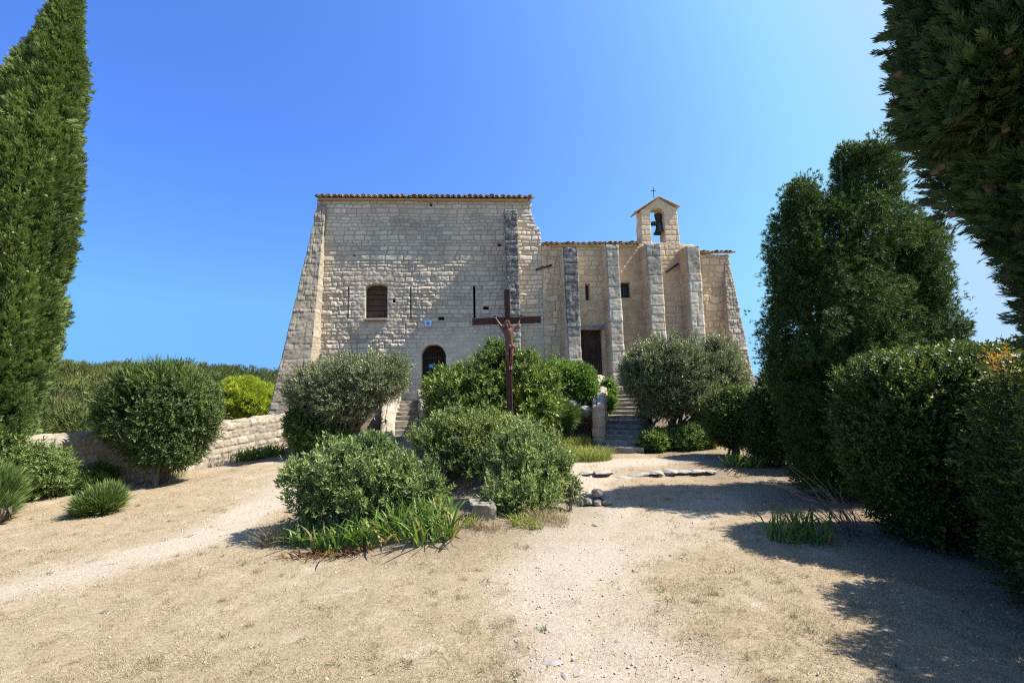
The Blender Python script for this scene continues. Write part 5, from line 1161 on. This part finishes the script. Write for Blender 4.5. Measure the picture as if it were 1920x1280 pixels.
iris("small green weed beside the left corner of the masonry block", onT(884, 985), .07, .06, 60, .17, .005, 18, .5, mat='grass_y', name="weed", group="weeds")
iris("dry grass on the slope under the trimmed hedge", B(at(1060, 800, 11.9)[0], 11.9), .5, .3, 500, .3, .004, 16, .6, mat='straw', name="straw_tuft", group="dry grass tufts", cat="grass")

# ------------------------------------------------------------------ ground cover
rs = np.random.default_rng(5)
def scatter(n, y0, y1, pw=1.6):
    y = y0+(y1-y0)*rs.random(n)**pw; x = (rs.random(n)*2-1)*(y*1.25+.5); return x, y
x, y = scatter(420000, 1.9, 11.3)
kp = (rs.random(len(x)) > pathmask(x, y)*1.25-.05) & (fbm2(x, y, 3.5, 77) > .36) & (x > -9+(8-y)*0) & (x < 7.5)
x, y = x[kp], y[kp]; n = len(x); z = terr(x, y)+.03*(fbm2(x, y, 2.5, 11)-.5)
a = rs.random(n)*6.28; ln = (.012+.022*rs.random(n))*(.6+1.0*fbm2(x, y, 1.7, 78)); tl_ = .5+.9*rs.random(n)
p0 = np.stack([x, y, z-.003], -1); dr = np.stack([np.cos(a)*np.sin(tl_), np.sin(a)*np.sin(tl_), np.cos(tl_)], -1); sd = np.stack([-np.sin(a), np.cos(a), a*0], -1)*(.0011+.0004*np.sqrt(y))[:, None]
V = np.stack([p0-sd, p0+sd, p0+dr*ln[:, None]], 1).reshape(-1, 3)
tn = np.repeat(np.clip(.5+.22*rs.normal(size=n)+(fbm2(x, y, .8, 79)-.5)*.7, 0, 1), 3)
tag(mesh("dry_grass", V, np.arange(n*3).reshape(-1, 3), L['straw'], None, {"tint": tn}), "short sun bleached grass covering the ground", "grass", kind="stuff")
# longer dry tufts and a few green weeds scattered in the sward
tx, ty = scatter(2600, 2.0, 10.8, 1.5); kp = (pathmask(tx, ty) < .45+.3*rs.random(len(tx))) & (tx > -8) & (tx < 6); tx, ty = tx[kp], ty[kp]
nb_ = rs.integers(10, 46, len(tx)); sz = rs.uniform(.012, .07, len(tx)); ix = np.repeat(np.arange(len(tx)), nb_); nn_ = len(ix)
x = tx[ix]+rs.normal(size=nn_)*sz[ix]; y = ty[ix]+rs.normal(size=nn_)*sz[ix]
Vt, Ft, At = blades(np.stack([x, y, terr(x, y)-.003], -1), .055, .0016, .8, rs, 3, .6)
At = np.clip(.45*At+np.repeat(.1+.75*rs.random(len(tx))[ix], 8)*.6, 0, 1)
tag(mesh("dry_grass_tufts", Vt, Ft, L['straw'], None, {"tint": At}), "longer tufts of dead grass scattered over the clearing", "grass", kind="stuff")
tx, ty = scatter(130, 2.1, 9.5, 1.3); kp = (np.abs(tx) < 6); tx, ty = tx[kp], ty[kp]; nb_ = rs.integers(6, 22, len(tx)); ix = np.repeat(np.arange(len(tx)), nb_); nn_ = len(ix)
x = tx[ix]+rs.normal(size=nn_)*.022; y = ty[ix]+rs.normal(size=nn_)*.022
Vt, Ft, At = blades(np.stack([x, y, terr(x, y)-.003], -1), .045, .004, 1.0, rs, 3, .5)
tag(mesh("green_weeds", Vt, Ft, L['olive'], None, {"tint": At}), "tiny grey green weeds dotted over the dry ground", "weeds", kind="stuff")
x, y = scatter(26000, 1.9, 10.5, 1.9); pmk = pathmask(x, y); kp = rs.random(len(x)) < .05+.95*pmk; x, y = x[kp], y[kp]; n = len(x)
z = terr(x, y)+.03*(fbm2(x, y, 2.5, 11)-.5); s = .0035+.010*rs.random(n)**4+.002*(y/6)
oc = np.array([[1, 0, 0], [-1, 0, 0], [0, 1, 0], [0, -1, 0], [0, 0, 1], [0, 0, -1]], float); of = np.array([[0, 2, 4], [2, 1, 4], [1, 3, 4], [3, 0, 4], [2, 0, 5], [1, 2, 5], [3, 1, 5], [0, 3, 5]])
Rm = frames(rs.normal(size=(n, 3)), rs.random(n)*6.28); shp = oc[None]*(.6+.6*rs.random((n, 6, 1)))*np.array([1.2, 1, .8])
V = np.einsum('nij,nmj->nmi', Rm, shp)*s[:, None, None]+np.stack([x, y, z+s*.3], -1)[:, None]
tag(mesh("gravel", V.reshape(-1, 3), (np.arange(n)[:, None, None]*6+of[None]).reshape(-1, 3), MAT['gravel']), "scattered limestone gravel on the paths", "gravel", kind="stuff")
# forest on the far hillside
n = 1250; th = np.radians(rs.uniform(-58, -17, n)); r = np.sqrt(rs.uniform(62**2, 285**2, n)); zz = far_z(r, th)
P0_ = np.stack([np.sin(th)*r, np.cos(th)*r, zz], -1); kp = vn(P0_, .05, 8) > .40; P0_ = P0_[kp]; n = len(P0_)
rad_ = rs.uniform(1.6, 5.2, n); m = 190; d = sphere_dirs(n*m, rs).reshape(n, m, 3); d[..., 2] = np.abs(d[..., 2])*1.1-.15
Pf = P0_[:, None]+d*rad_[:, None, None]*(.75+.3*rs.random((n, m, 1)))+np.array([0, 0, .7])*rad_[:, None, None]
tn = np.clip(.45+.30*rs.normal(size=(n, 1))+.1*rs.normal(size=(n, m)), 0, 1)
V, Fq, A = instances(TP_TUFT[:1], Pf.reshape(-1, 3), d.reshape(-1, 3)+np.array([0, 0, .3])+rs.normal(size=(n*m, 3))*.4, np.repeat(rad_*.30, m), rs, tn.ravel())
sel = np.arange(len(Fq)) % 9 < 4
tag(mesh("hillside_forest", V, Fq[sel], L['forest'], None, {"tint": A}), "wooded hillside far behind the boundary wall", "forest", kind="stuff")
